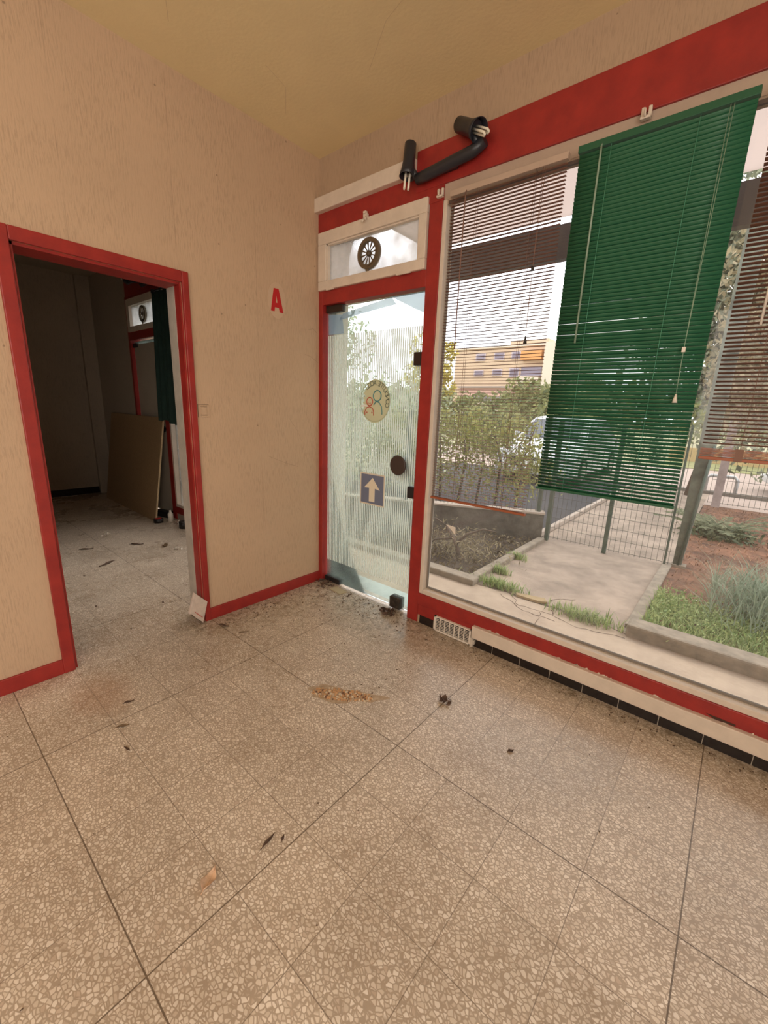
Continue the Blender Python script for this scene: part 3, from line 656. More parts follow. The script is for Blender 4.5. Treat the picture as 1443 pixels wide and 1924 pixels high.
# scattered litter: uncountable
g = MB(); rn = random.Random(5)
def bits(n, fx, fy, smin, smax):
    for k in range(n):
        px, py = fx(), fy(); s_ = rn.uniform(smin, smax); a = rn.uniform(0, 6.28); e = rn.uniform(.15, .7)
        ca, sa = math.cos(a), math.sin(a); h = .0008
        P = [(-1, -.3), (0, -1), (1, -.2), (.5, .8), (-.6, .6)]
        g.poly([(px+s_*(p*ca-q*e*sa), py+s_*(p*sa+q*e*ca), h) for p, q in P], (0, 0, rn.uniform(.001, .003)))
bits(150, lambda: .02+abs(rn.gauss(0, .14)), lambda: -rn.random()*.9, .002, .007)
bits(170, lambda: rn.uniform(.1, 1.0), lambda: -abs(rn.gauss(0, .10))-.0, .002, .008)
bits(170, lambda: rn.uniform(1.0, 3.2), lambda: -.035-abs(rn.gauss(0, .05)), .0015, .006)
bits(90, lambda: rn.uniform(.3, 1.3), lambda: rn.uniform(-.8, -.1), .0015, .005)
bits(60, lambda: rn.uniform(.1, 3.0), lambda: rn.uniform(-2.2, -.1), .001, .004)
bits(25, lambda: rn.uniform(-2.5, -.2), lambda: rn.uniform(-1.4, -.1), .004, .012)
tag(g.build('floor_litter', LF2), 'dark specks and leaf bits strewn over the terrazzo along the walls', 'litter', kind='stuff')
# glue/stain patch with crumbs
pp = []; rn = random.Random(11)
for k in range(40):
    a = 2*math.pi*k/40; rr = 1+.22*math.sin(3*a+1)+.12*math.sin(7*a)+rn.uniform(-.07, .07)
    dx, dy = .175*rr*math.cos(a), .052*rr*math.sin(a); q = R(33)
    pp.append((1.150+dx*math.cos(q)-dy*math.sin(q), -.850+dx*math.sin(q)+dy*math.cos(q), .0004))
tg = thing('dried_spill', 'brownish dried spill full of orange crumbs on the floor before the door', 'stain', (1.15, -.85, 0))
MB().poly(pp, (0, 0, .0008)).build('residue', mat('spill', (.36, .25, .15), .75, var=.35, vscale=40, col2=(.52, .40, .28)), tg)
g = MB()
for k in range(240):
    a = rn.uniform(0, 6.28); d = rn.random()**.6; dx, dy = .155*d*math.cos(a)-.005, .042*d*math.sin(a)-.003; q = R(33)
    px, py = 1.150+dx*math.cos(q)-dy*math.sin(q), -.850+dx*math.sin(q)+dy*math.cos(q); s_ = rn.uniform(.002, .005)
    g.box(px-s_, px+s_, py-s_*.7, py+s_*.7, .001, .001+s_*1.3, mi=0 if rn.random() < .6 else (1 if rn.random() < .6 else 2), rot=Matrix.Rotation(rn.uniform(0, 3), 3, 'Z'))
cr_ = g.build('crumbs', [mat('crumb_orange', (.62, .36, .18), .8), mat('crumb_pale', (.72, .60, .44), .8), mat('crumb_dark', (.20, .10, .06), .8)], tg); cr_['kind'] = 'stuff'
# cork strip under door + white tile by the jamb
tag(MB().box(.20, .33, -.075, -.008, .0, .004, rot=Matrix.Rotation(R(-6), 3, 'Z')).build('beige_chip', mat('beige_chip', (.46, .38, .24), .8)), 'flat tan tile fragment lying under the glass door hinge', 'tile fragment')
tb = thing('white_casing', 'scuffed white plastic casing leaning at the foot of the door jamb', 'plastic casing', (.02, -.99, 0))
P4 = [Vector((.030, -.982, .001)), Vector((.022, -1.058, .093)), Vector((.012, -1.013, .215)), Vector((.018, -.938, .134))]
nn = Vector((-.016, -.004, .004))
MB().poly(P4, nn).build('shell', mat('scuffed_white', (.66, .55, .48), .5, var=.2, vscale=30), tb, bevel=.003)
def onp(u_, v_): return P4[0]*(1-u_)*(1-v_)+P4[3]*u_*(1-v_)+P4[1]*(1-u_)*v_+P4[2]*u_*v_+Vector((.0012, 0, 0))
MB().poly([onp(.22, .15), onp(.22, .72), onp(.25, .72), onp(.25, .15)], (.0006, 0, 0)).build('red_stripe', mat('thin_red', (.5, .08, .06), .5), tb)
MB().poly([onp(.0, .02), onp(.0, .98), onp(.05, .90), onp(.03, .5), onp(.06, .1)], (.0008, 0, 0)).build('dirty_edge', mat('grime_and_shade', (.12, .09, .06), .9), tb)

# ------------------------------------------------------------------ side room
struct(MB().box(-3.40, XF*0-.15, -.012, .004, 2.50, 2.70).build('trim_18', RED), 'red band above the side room glazing')
struct(MB().box(-3.431, -2.5, -.010, .10, 2.47, 2.505).build('trim_19', RED))
struct(MB().box(-3.431, -3.385, -.008, .10, 0, 2.47).build('trim_20', RED))
struct(MB().box(-3.385, -2.60, -.006, .09, 2.03, 2.118).build('trim_21', RED))
struct(MB().box(-2.60, -2.51, -.008, .10, 0, 2.5).build('trim_22', RED), 'red post of the side room glazing')
struct(MB().box(-2.51, -WT, -.008, .06, .075, .155).build('trim_23', RED))
w3 = sthing('window_3', (-3, 0, 2.28)); w3['label'] = 'transom window over the papered door in the side room'
MB().box(-3.385, -2.60, -.02, .05, 2.395, 2.47).box(-3.385, -2.60, -.02, .05, 2.118, 2.172).box(-3.385, -3.31, -.02, .05, 2.172, 2.395).box(-2.66, -2.60, -.02, .05, 2.172, 2.395).build('sash', WHT, w3)
MB().box(-3.31, -2.66, .012, .018, 2.172, 2.395).build('pane', FROST, w3)
vv = ventilator(-2.98, 2.285, .008, 'small round ventilator in the side room transom')
w4 = sthing('window_4', (-1.3, 0, .2)); w4['label'] = 'side room shop window seen edge-on'
MB().box(-2.51, -2.48, -.004, .07, .155, 2.5).box(-2.48, -WT, -.004, .07, .155, .185).build('window_frame', WHT, w4)
MB().box(-2.48, -WT, .042, .048, .18, 2.5).build('pane', glass('side_room_glass', .18, dcol=(.7, .66, .6)), w4)
d3 = sthing('door_3', (-3, .04, 0)); d3['label'] = 'glass door covered with dull paper in the side room'
MB().box(-3.385, -2.60, .036, .046, .018, 2.018).build('glass_leaf', DGLASS, d3)
MB().box(-3.375, -2.61, .030, .0345, .02, 1.985).build('paper_cover', PAPER, d3)
MB().box(-3.385, -3.26, .015, .06, 1.95, 1.995).build('patch_fitting', BLK, d3); MB().tube([(-2.72, .03, 1.03), (-2.72, -.03, 1.03)], [.03, .055], 20).build('round_handle', BLK, d3)
# curtain
g = MB(); nx, nz_ = 60, 20; x0c, x1c = -2.44, -1.98
for j in range(nz_+1):
    tz = j/nz_; z = 2.40-(2.40-1.13)*tz
    for i in range(nx+1):
        ti = i/nx; xx = x0c+(x1c-x0c)*ti-.06*math.sin(tz*1.5)*(1-ti)*.6
        yy = -.10+.028*math.sin(ti*34+.6*tz)+.012*math.sin(ti*13+2)*tz-.02*tz
        g.v.append((xx, yy, z+(.02*math.sin(ti*5) if j == nz_ else 0)))
for j in range(nz_):
    for i in range(nx):
        a = j*(nx+1)+i; g.f.append((a, a+1, a+nx+2, a+nx+1)); g.m.append(0); g.sm.append(True)
tcu = thing('window_curtain', 'dark green curtain hanging bunched beside the side room window', 'curtain', (-2.2, -.1, 1.13))
o = g.build('cloth', CURT, tcu); so = o.modifiers.new('t', 'SOLIDIFY'); so.thickness = .003
MB().tube([(-2.5, -.08, 2.43), (-.3, -.08, 2.43)], .010, 10).box(-2.49, -2.47, -.09, 0, 2.41, 2.45).box(-1.96, -1.94, -.09, 0, 2.41, 2.45).build('curtain_rod', LAMPB, tcu)
spotlight(-2.83, 'black spotlight on the red band in the dark side room', pose=1)
# chipboard panel leaning
tp = thing('chipboard_panel', 'large chipboard panel leaning under the side room transom', 'panel', (-3.3, -.2, 0))
bl_, br_, tl_, tr__ = Vector((-4.22, -.21, 0)), Vector((-2.556, -.235, 0)), Vector((-4.22, -.035, 1.16)), Vector((-2.60, -.035, 1.16))
nn = Vector((0, .018, .003))
MB().poly([bl_, br_, tr__, tl_], nn).build('board', CHIP, tp)
e = Vector((.004, 0, 0)); MB().poly([br_+e*0, br_+e, tr__+e, tr__+e*0], nn).build('edge', CHIPE, tp)
# odds and ends by the window foot
tag(MB().box(-2.86, -2.60, -.10, -.02, 0, .07, rot=Matrix.Rotation(R(12), 3, 'Z')).build('dark_box', BLK, bevel=.005), 'low dark box beside the chipboard panel', 'box')
tk = thing('tape_roll', 'red and black tape roll lying beside the chipboard panel', 'tape roll', (-2.50, -.22, 0))
MB().tube([(-2.50, -.22, 0), (-2.50, -.22, .045)], .05, 24).build('roll', BLK, tk); MB().tube([(-2.50, -.22, .045), (-2.50, -.22, .048)], .032, 24).build('core', mat('tape_red', (.5, .03, .03), .4), tk)
g = MB().tube([(-2.46, -.10, 0), (-2.46, -.10, .09), (-2.46, -.10, .11), (-2.46, -.10, .13)], [.030, .030, .012, .012], 18)
tag(g.build('white_bottle', PLAST), 'small white bottle by the side room window foot', 'bottle')
clump(-2.26, -.09, .07, PLAST, 'white plastic bag crumpled below the side room window', 'plastic_bag', 26, 'bag', .06)
tag(MB().tube([(-2.10, -.12, 0), (-2.10, -.12, .075)], .045, 20).build('black_tin', BLK), 'small black tin standing behind the door jamb', 'tin')

# ------------------------------------------------------------------ outdoors
G0 = -.1
CONC = mat('beige_concrete', (.44, .345, .255), .9, var=.25, vscale=5, bump=.25, bscale=50, col2=(.35, .27, .20))
CONC2 = mat('weathered_path', (.36, .28, .215), .9, var=.42, vscale=3.2, bump=.35, bscale=60)
CURB = mat('curb_concrete', (.30, .25, .19), .95, var=.35, vscale=12, bump=.4, bscale=40)
ROUGHW = mat('rough_concrete', (.13, .118, .095), .95, var=.5, vscale=9, bump=.8, bscale=22)
CAPM = mat('wall_coping', (.40, .33, .27), .9)
SOIL = mat('pine_litter', (.24, .11, .06), .95, col2=(.08, .04, .024), var=.45, vscale=5, bump=.6, bscale=60)
ASPH = mat('dark_asphalt', (.035, .035, .040), .9, var=.4, vscale=30, bump=.4, bscale=80)
ROAD = mat('pale_road', (.42, .33, .28), .9, var=.12, vscale=4)
DIRT = mat('planter_soil', (.07, .052, .036), .95, var=.5, vscale=20, bump=.7, bscale=50)
GRND = mat('distant_ground', (.30, .28, .16), .95, var=.3, vscale=1)
CRKM = mat('crack', (.11, .07, .05), .95)
FENCE = mat('green_fence_paint', (.065, .10, .075), .5, var=.4, vscale=20)
WIRE = mat('fence_wire', (.085, .085, .07), .5, metal=.3)
struct(MB().box(-90, 90, 8.8, 120, G0-.2, G0-.02).box(-90, -4, .14, 8.8, G0-.2, G0-.02).box(8, 90, .14, 8.8, G0-.2, G0-.02).build('ground', GRND), 'ground beyond the fence')
pv = sthing('pavement', (0, .5, G0)); pv['label'] = 'beige concrete pavement outside the shop window'
MB().box(-4, 8, .14, 1.06, G0-.2, G0).build('slab', CONC, pv)
struct(MB().box(.74, 2.07, 1.06, 8.8, G0-.2, G0-.002).build('path', CONC2), 'weathered concrete path leading to the gate')
g = MB(); rn = random.Random(21)
def crack(pts, w_=.008, z=G0+.0006):
    P = [Vector((*p, z)) for p in pts]
    for a, b in zip(P[:-1], P[1:]):
        n_ = 5; prev = a; d = (b-a); nrm = Vector((-d.y, d.x, 0)).normalized()
        for k in range(1, n_+1):
            q = a+d*k/n_+(nrm*rn.uniform(-.014, .014) if k < n_ else Vector()); ww = w_*rn.uniform(.4, 1)
            g.quad(prev+nrm*ww/2, prev-nrm*ww/2, q-nrm*ww/2, q+nrm*ww/2); prev = q
crack([(.85, 1.06), (1.1, 1.10), (1.45, 1.07), (1.7, 1.10), (2.03, 1.03)], .018); crack([(1.45, 1.07), (1.48, 1.25), (1.60, 1.36)]); crack([(1.15, 1.10), (1.30, .92), (1.55, .95), (1.75, .88), (2.04, .96)], .01)
crack([(1.46, .93), (1.50, .80), (1.52, .14)], .006); crack([(1.1, 1.02), (1.36, .86), (1.6, .86)], .010); crack([(1.5, 1.07), (1.56, .94)], .010); crack([(1.0, 1.16), (1.4, 1.14)], .03)
g.build('crack', CRKM, pv)
slab = MB().poly([(1.20, 1.10, G0), (1.42, 1.16, G0), (1.46, 1.10, G0), (1.40, 1.065, G0), (1.22, 1.06, G0)], (0, 0, .022)).build('broken_slab', mat('ochre_slab', (.38, .28, .15), .9, var=.2, vscale=20), bevel=.004); tag(slab, 'broken ochre slab fragment between the two weed tufts outside', 'slab fragment')
# curbs
struct(MB().box(-4, .86, .985, 1.11, G0-.1, G0+.055).build('curb_left', CURB, bevel=.012), 'low concrete curb of the left planter')
struct(MB().box(.75, .83, 1.11, 2.78, G0-.1, G0+.045).build('curb_path_left', CURB, bevel=.012))
struct(MB().box(2.03, 8, 1.00, 1.16, G0-.1, G0+.09).build('curb_right', CURB, bevel=.015), 'concrete curb in front of the grass bed')
struct(MB().box(2.0, 2.085, 1.14, 2.96, G0-.1, G0+.03).build('curb_path_right', CURB, bevel=.01))
struct(MB().box(2.085, 8, 1.14, 7.2, G0-.1, G0+.01).build('garden_bed', SOIL), 'rust coloured pine needle bed right of the path')
struct(MB().box(-4, .75, 1.10, 3.3, G0-.1, G0-.01).build('planter_bed', DIRT), 'dark planter soil left of the path')
struct(MB().box(-4, .66, 3.3, 6.3, G0-.1, G0-.004).box(-4, .66, 6.3, 8.8, G0-.1, G0-.006).build('asphalt', ASPH), 'dark asphalt beyond the concrete wall')
struct(MB().box(.66, .72, 2.95, 8.6, G0-.05, G0+.05).build('edge_kerb', CAPM, bevel=.01), 'pale kerb line running away from the gate')
struct(MB().box(-8, 60, 8.8, 14.0, G0-.1, G0).build('road', ROAD), 'pale street beyond the garden fence')
# concrete wall
wd = Vector((.763, 2.85, 0)); we = Vector((-2.2, 1.30+.1, 0)); dr = (we-wd).normalized(); nr = Vector((-dr.y, dr.x, 0))*-1
if nr.y < 0: nr = -nr
tw = thing('garden_wall', 'rough grey concrete low wall behind the left planter', 'wall', (wd.x, wd.y, G0))
zt = .226
MB().poly([wd+Vector((0, 0, G0-.05)), we+Vector((0, 0, G0-.05)), we+Vector((0, 0, zt-.02)), wd+Vector((0, 0, zt-.02))], nr*.13).build('body', ROUGHW, tw)
MB().poly([wd-dr*.01+nr*-.01+Vector((0, 0, zt-.022)), we+nr*-.01+Vector((0, 0, zt-.022)), we+nr*-.01+Vector((0, 0, zt)), wd-dr*.01+nr*-.01+Vector((0, 0, zt))], nr*.15).build('coping', CAPM, tw)

# ---- fences
def mesh_fence(name, label, p0, p1, z0, z1, pv_, ph, posts, pr=.022, wr=.0022, extra=None):
    t = thing(name, label, 'fence' if 'gate' not in name else 'gate', p0)
    p0, p1 = Vector(p0), Vector(p1); d = p1-p0; L_ = d.length; d.normalize(); g = MB(); n_ = int(L_/pv_)
    for i in range(n_+1):
        q = p0+d*(i*pv_); g.tube([(q.x, q.y, z0), (q.x, q.y, z1)], wr, 4, caps=False)
    z = z0+.02
    while z <= z1:
        g.tube([(p0.x, p0.y-.003, z), (p1.x, p1.y-.003, z)], wr*1.15, 4, caps=False); z += ph
    g.build('wire_mesh', WIRE, t)
    for (s_, r_, zt_) in posts:
        q = p0+d*s_; MB().box(q.x-r_, q.x+r_, q.y-r_, q.y+r_, G0, zt_).build('post', FENCE, t, bevel=.004)
    return t
mesh_fence('wire_gate', 'green wire mesh gate across the concrete path', (.80, 2.86, G0), (2.06, 2.86, G0), G0+.03, 1.30, .05, .12, [(.02, .022, 1.30), (.655, .020, 1.32), (1.22, .010, 1.32)])
tpst = thing('gate_post', 'tall weathered green metal post at the right end of the gate', 'post', (2.115, 2.945, G0))
MB().poly([(2.085, 2.92, G0), (2.158, 2.92, G0), (2.225, 2.92, 1.15), (2.25, 2.92, 3.1), (2.10, 2.92, 3.1), (2.09, 2.92, 1.15)], (0, .07, 0)).build('shaft', mat('weathered_post', (.15, .17, .13), .6, var=.65, vscale=7), tpst, bevel=.006)
MB().tube([(2.13, 2.905, G0+.03), (2.175, 2.905, .55), (2.215, 2.905, 1.15)], .012, 8).build('brace', FENCE, tpst)
MB().box(2.075, 2.20, 2.89, 3.0, G0, G0+.035).build('footing', CURB, tpst)
mesh_fence('wire_fence', 'wire mesh fence on the low concrete wall', wd+nr*.06+Vector((0, 0, zt)), we+nr*.06+Vector((0, 0, zt)), zt, 1.35, .05, .12, [(.06, .022, 1.35), (1.7, .022, 1.35)])
mesh_fence('wire_fence', 'wire mesh fence along the street behind the pine bed', (2.12, 7.2, G0), (7.5, 7.2, G0), G0+.05, .95, .07, .2, [(2.4, .022, 1.0), (4.8, .022, 1.0)], wr=.004)
tag(MB().box(2.18, 2.30, 7.05, 7.17, G0-.05, 1.7).build('concrete_post', mat('mauve_concrete', (.36, .29, .27), .9, var=.3, vscale=8), bevel=.01), 'thick mauve grey concrete post at the street fence', 'post')
tr_ = MB().tube([(1.97, 9.0, G0-.25), (1.97, 9.0, .20), (2.02, 9.0, .26), (2.42, 9.0, .26), (2.47, 9.0, .20), (2.47, 9.0, G0-.25)], .035, 12)
tag(tr_.build('street_rail', mat('grey_steel', (.42, .42, .42), .4, metal=.6)), 'grey steel hoop rail at the edge of the street', 'hoop rail')
struct(MB().box(2.06, 8, 7.2, 8.8, G0-.1, G0-.004).build('sidewalk', ROAD), 'pale pavement between garden fence and street')
struct(MB().box(1.2, 9, 8.72, 8.84, G0-.05, G0+.06).build('street_kerb', mat('kerb_dark', (.16, .14, .12), .9)))

# ---- vegetation
def leaves(n, pos, size, rn, up=.0, asp=.45):
    v, f = [], []
    for k in range(n):
        c = pos(); s_ = rn.uniform(*size); nrm = Vector((rn.uniform(-1, 1), rn.uniform(-1, 1), rn.uniform(-.3, 1)+up)); nrm.normalize()
        u_ = Vector((rn.uniform(-1, 1), rn.uniform(-1, 1), rn.uniform(-1, 1))); u_ = (u_-nrm*u_.dot(nrm)).normalized()*s_; w_ = nrm.cross(u_)*asp
        b = len(v); v += [tuple(c-u_), tuple(c-w_-u_*.1), tuple(c+u_), tuple(c+w_-u_*.1)]; f.append((b, b+1, b+2, b+3))
    return v, f
def foliage(name, n, pos, size, m, parent, seed, asp=.45):
    rn = random.Random(seed); g = MB(); g.v, g.f = leaves(n, lambda: pos(rn), size, rn, asp=asp); g.m = [0]*len(g.f); g.sm = [False]*len(g.f)
    return g.build(name, m, parent)
def blob(c, r, blobs, seed):
    rr = random.Random(seed); cs = [(Vector((c[0]+rr.uniform(-1, 1)*r[0]*.7, c[1]+rr.uniform(-1, 1)*r[1]*.7, c[2]+rr.uniform(-1, 1)*r[2]*.7)), rr.uniform(.3, .6)) for _ in range(blobs)]
    def pos(rn):
        cc, s_ = rn.choice(cs); d = Vector((rn.gauss(0, 1), rn.gauss(0, 1), rn.gauss(0, 1))).normalized()*rn.uniform(.75, 1.05)
        return cc+Vector((d.x*r[0]*s_, d.y*r[1]*s_, d.z*r[2]*s_))
    return pos
BARK = mat('bark', (.13, .095, .07), .95, var=.5, vscale=10, bump=.8, bscale=25)
LG = leafmat('leaf_olive', (.10, .13, .05), (.30, .30, .12)); LY = leafmat('leaf_yellow', (.34, .30, .06), (.62, .50, .12)); LD = leafmat('leaf_deep', (.05, .07, .035), (.14, .16, .08)); LGR = leafmat('grass_green', (.15, .25, .07), (.46, .52, .22)); LGR2 = leafmat('grass_blue', (.15, .22, .14), (.31, .37, .26)); LYG = leafmat('leaf_yellowgreen', (.16, .18, .05), (.38, .37, .13)); LPK = leafmat('leaf_bronze', (.14, .13, .07), (.40, .33, .20)); LPALE2 = leafmat('leaf_grey_green', (.10, .12, .08), (.34, .36, .24)); LPALE = leafmat('leaf_pale_green', (.26, .30, .18), (.52, .54, .36))
def tree(label, x, y, h, crown, cz, n, size, m, seed, tr=.12, blobs=14, name='tree'):
    t = thing(name, label, 'tree', (x, y, G0))
    MB().tube([(x, y, G0-.1), (x+.04*h, y, cz*.5), (x, y, cz)], [tr*1.3, tr, tr*.5], 10).tube([(x, y, cz*.55), (x+crown[0]*.5, y, cz)], [tr*.6, tr*.2], 8).tube([(x, y, cz*.5), (x-crown[0]*.5, y-.1, cz+.1)], [tr*.6, tr*.2], 8).build('trunk', BARK, t)
    foliage('crown', n, blob((x, y, cz), crown, blobs, seed), size, m, t, seed)
def hedge(label, x0, x1, y0, y1, z0, z1, n, size, m, seed, name='hedge', bumps=.15):
    t = thing(name, label, 'hedge', ((x0+x1)/2, (y0+y1)/2, max(z0, G0)))
    def pos(rn):
        xx = rn.uniform(x0, x1); top = z1-bumps*(.5+.5*math.sin(xx*5+seed)+.5*math.sin(xx*11.3+seed*2)); return Vector((xx, rn.uniform(y0, y1), z0+(top-z0)*rn.random()**.7))
    foliage('leaves', n, pos, size, m, t, seed)
    g = MB(); rn = random.Random(seed)
    for k in range(9):
        xx = x0+(x1-x0)*(k+.5)/9; yy = (y0+y1)/2; g.tube([(xx, yy, G0-.02), (xx+rn.uniform(-.1, .1), yy, z0*.5+z1*.45), (xx+rn.uniform(-.2, .2), yy, z1*.85)], [.022, .015, .006], 6)
    g.build('stems', BARK, t)
hedge('yellow green leafy hedge behind the concrete wall', -2.6, .25, 3.25, 3.95, .1, 1.38, 5200, (.022, .05), LYG, 3)
tag(foliage('hedge', 500, lambda rn: Vector((rn.gauss(.42, .16), rn.uniform(3.1, 3.4), rn.gauss(.72, .16))), (.02, .042), LYG, None, 33), 'loose leafy shoots at the right end of the hedge', 'shrub')
tree('yellow autumn tree left of the apartment block', -23.5, 36, 8, (2.6, 2, 2.8), 5.6, 2600, (.12, .3), LY, 5, tr=.2)
hedge('dark bushy hedge in front of the apartment block, left part', -18, -8.5, 22, 24, -.1, 2.5, 5200, (.10, .22), LG, 9, bumps=.6)
hedge('dull green bushes at the right foot of the apartment block', -8.2, -3.4, 20, 23, -.1, 3.0, 4800, (.10, .22), LG, 12, bumps=.9)
hedge('low green bushes behind the white car', -6, -1.2, 12, 13.5, -.1, 1.55, 3600, (.06, .13), LG, 14, bumps=.4)
tree('tall dense green tree seen through the glass door', -6.4, 4.9, 5, (1.5, 1.5, 1.5), 2.55, 9000, (.035, .08), LPALE, 16, blobs=26)
hedge('tall pale green bush seen through the striped glass door', -6.4, -2.1, 3.3, 5.6, -.1, 1.9, 6500, (.03, .07), LPALE, 18, bumps=.5)
tree('bronze leafed tree behind the half raised brown blind', 3.25, 5.6, 5, (1.35, 1.0, 1.45), 2.7, 15000, (.03, .07), LPK, 20, blobs=34)
tree('grey green tree behind the gate post', 1.75, 8.2, 6, (1.5, .9, 2.5), 3.5, 15000, (.045, .10), LPALE2, 22, tr=.06, blobs=40)
tree('wide green tree over the yellow street wall', 6.6, 17, 7, (4.2, 2, 3.2), 4.6, 6500, (.10, .2), LG, 24, tr=.2, blobs=24)
hedge('ragged bushes on top of the yellow street wall', .5, 14, 17.1, 18, .35, 4.2, 6500, (.08, .17), LG, 26, bumps=.8)
struct(MB().box(.4, 16, 16.6, 16.8, G0-.3, .40).build('street_wall', mat('yellow_render', (.48, .35, .17), .9, var=.15, vscale=2)), 'low yellow rendered wall across the street')
struct(MB().box(.4, 16, 14.0, 16.6, G0-.1, G0+.02).build('verge', mat('verge', (.30, .30, .13), .95, var=.4, vscale=6)), 'grass verge across the street')
# grass bed
def blades(name, n, pos, hgt, m, parent, seed, wid=.004, lean=.6):
    rn = random.Random(seed); g = MB()
    for k in range(n):
        p = pos(rn); h = rn.uniform(*hgt); a = rn.uniform(0, 6.28); ln = rn.uniform(.1, lean)*h; d = Vector((math.cos(a), math.sin(a), 0)); s_ = Vector((-d.y, d.x, 0))*wid*rn.uniform(.6, 1.4)
        b = len(g.v); m1 = p+Vector((0, 0, h*.6))+d*ln*.35; tp_ = p+Vector((0, 0, h))+d*ln
        g.v += [tuple(p-s_), tuple(p+s_), tuple(m1+s_*.8), tuple(m1-s_*.8), tuple(tp_)]; g.f += [(b, b+1, b+2, b+3), (b+3, b+2, b+4)]; g.m += [0, 0]; g.sm += [False, False]
    return g.build(name, m, parent)
def gpos(rn):
    while True:
        xx = rn.uniform(2.09, 4.6); yy = rn.uniform(1.17, 2.6); lim = 1.95+.10*math.sin(xx*7)+.16*(xx-2.1)
        if yy < lim and rn.random() < 1-max(0, (yy-lim+.4))/.6: return Vector((xx, yy, G0+.005))
tag(blades('grass', 9000, gpos, (.03, .10), LGR, None, 1, wid=.005, lean=.9), 'bright green grass behind the concrete curb', 'grass', kind='stuff')
tag(blades('grass', 9000, lambda rn: Vector((rn.uniform(2.12, 6.5), rn.uniform(1.8, 7.0), G0+.005)), (.015, .05), leafmat('dry_needles', (.10, .04, .022), (.42, .24, .14)), None, 2, wid=.005, lean=4), 'rusty dry needles over the garden bed', 'dry needles', kind='stuff')
tag(foliage('weed_patch', 2600, lambda rn: Vector((2.10+abs(rn.gauss(.2, .28)), rn.gauss(1.62, .18), G0+rn.uniform(.02, .10))), (.008, .018), LGR, None, 44), 'leafy green weeds in the grass beside the path curb', 'weeds')
tb_ = thing('feathery_bush', 'blue green feathery bush at the right of the grass bed', 'bush', (3.0, 2.05, G0))
blades('fronds', 5200, lambda rn: Vector((max(2.45, rn.gauss(3.05, .28)), max(1.4, rn.gauss(2.1, .26)), G0+rn.uniform(0, .16))), (.08, .22), LGR2, tb_, 6, wid=.003, lean=1.8)
def tuft(x, y, r, label, seed, n=260, h=(.03, .09)):
    o = blades('weed_tuft', n, lambda rn: Vector((x+rn.gauss(0, r), y+rn.gauss(0, r*.35), G0)), h, LGR, None, seed, wid=.0035, lean=1.2); o.location = (0, 0, 0); tag(o, label, 'weed')
tuft(1.03, 1.15, .10, 'green weed tuft at the crack near the left planter curb', 31, 420)
tuft(1.75, 1.06, .11, 'green weed tuft in the pavement crack at the path corner', 32, 420)
tuft(.90, 1.45, .05, 'small weed tuft against the left path curb', 34, 160)
tuft(.84, 1.95, .05, 'tiny weed tuft farther along the left path curb', 35, 120)
# low palm-like plant on the needle bed
tpl = thing('spiky_shrub', 'low spiky grey green shrub on the pine needle bed', 'shrub', (2.36, 4.9, G0))
g = MB(); rn = random.Random(8)
for k in range(34):
    a = rn.uniform(0, 6.28); L_ = rn.uniform(.3, .75); e_ = rn.uniform(.15, .9); base = Vector((2.36+rn.gauss(0, .05), 4.9+rn.gauss(0, .05), G0+.05)); prev = base
    for i in range(1, 6):
        t_ = i/5; q = base+Vector((math.cos(a)*L_*t_, math.sin(a)*L_*t_, L_*e_*t_*(1-.55*t_)))
        g.tube([prev, q], [.006, .005], 4, caps=False)
        for s_ in (-1, 1):
            for w_ in range(3):
                pq = prev.lerp(q, w_/3); dv = Vector((-math.sin(a)*s_, math.cos(a)*s_, rn.uniform(-.1, .3)))*.11*(1-.5*t_)+Vector((math.cos(a), math.sin(a), 0))*.06
                sd_ = Vector((0, 0, .008)); b = len(g.v); g.v += [tuple(pq), tuple(pq+dv*.5+sd_), tuple(pq+dv), tuple(pq+dv*.5-sd_)]; g.f.append((b, b+1, b+2, b+3)); g.m.append(0); g.sm.append(False)
        prev = q
g.build('fronds', leafmat('frond', (.14, .18, .11), (.36, .38, .24)), tpl)
tag(foliage('shrub_skirt', 700, lambda rn: Vector((2.42+rn.gauss(0, .16), 4.65+rn.gauss(0, .14), G0+rn.uniform(.0, .12))), (.02, .05), LD, None, 45), 'dark dead leaves heaped under the spiky shrub', 'leaf heap', kind='stuff')
for i, (x, y, lb) in enumerate([(2.36, 2.05, 'white paper bit on the needles near the gate post'), (2.52, 1.86, 'white paper bit at the edge of the grass')]):
    tag(MB().box(x-.03, x+.03, y-.012, y+.012, G0+.012, G0+.018, rot=Matrix.Rotation(R(20+i*50), 3, 'Z')).build('paper_bit', PLAST), lb, 'paper')
# gnarled shrub in the planter
tg = thing('gnarled_shrub', 'gnarled bare shrub with an arching branch in the left planter', 'shrub', (.42, 1.50, G0))
MB().tube([(.42, 1.50, G0-.02), (.40, 1.50, G0+.10), (.33, 1.52, G0+.20), (.22, 1.55, G0+.30)], [.030, .024, .018, .010], 9).tube([(.38, 1.50, G0+.16), (.46, 1.55, G0+.26), (.60, 1.62, G0+.33), (.72, 1.66, G0+.32)], [.018, .014, .010, .005], 8).tube([(.42, 1.5, G0), (.50, 1.46, G0+.03)], [.02, .008], 8).tube([(.33, 1.52, G0+.20), (.12, 1.5, G0+.14), (.0, 1.45, G0+.02)], [.014, .01, .006], 8).tube([(.22, 1.55, G0+.30), (.05, 1.6, G0+.34), (-.1, 1.6, G0+.30)], [.010, .008, .005], 8).build('trunk', BARK, tg)
foliage('twigs', 900, lambda rn: Vector((rn.gauss(.35, .25), rn.gauss(1.62, .14), G0+abs(rn.gauss(.08, .10)))), (.012, .035), leafmat('dry_twig', (.16, .13, .07), (.42, .36, .22)), tg, 46, asp=.2)
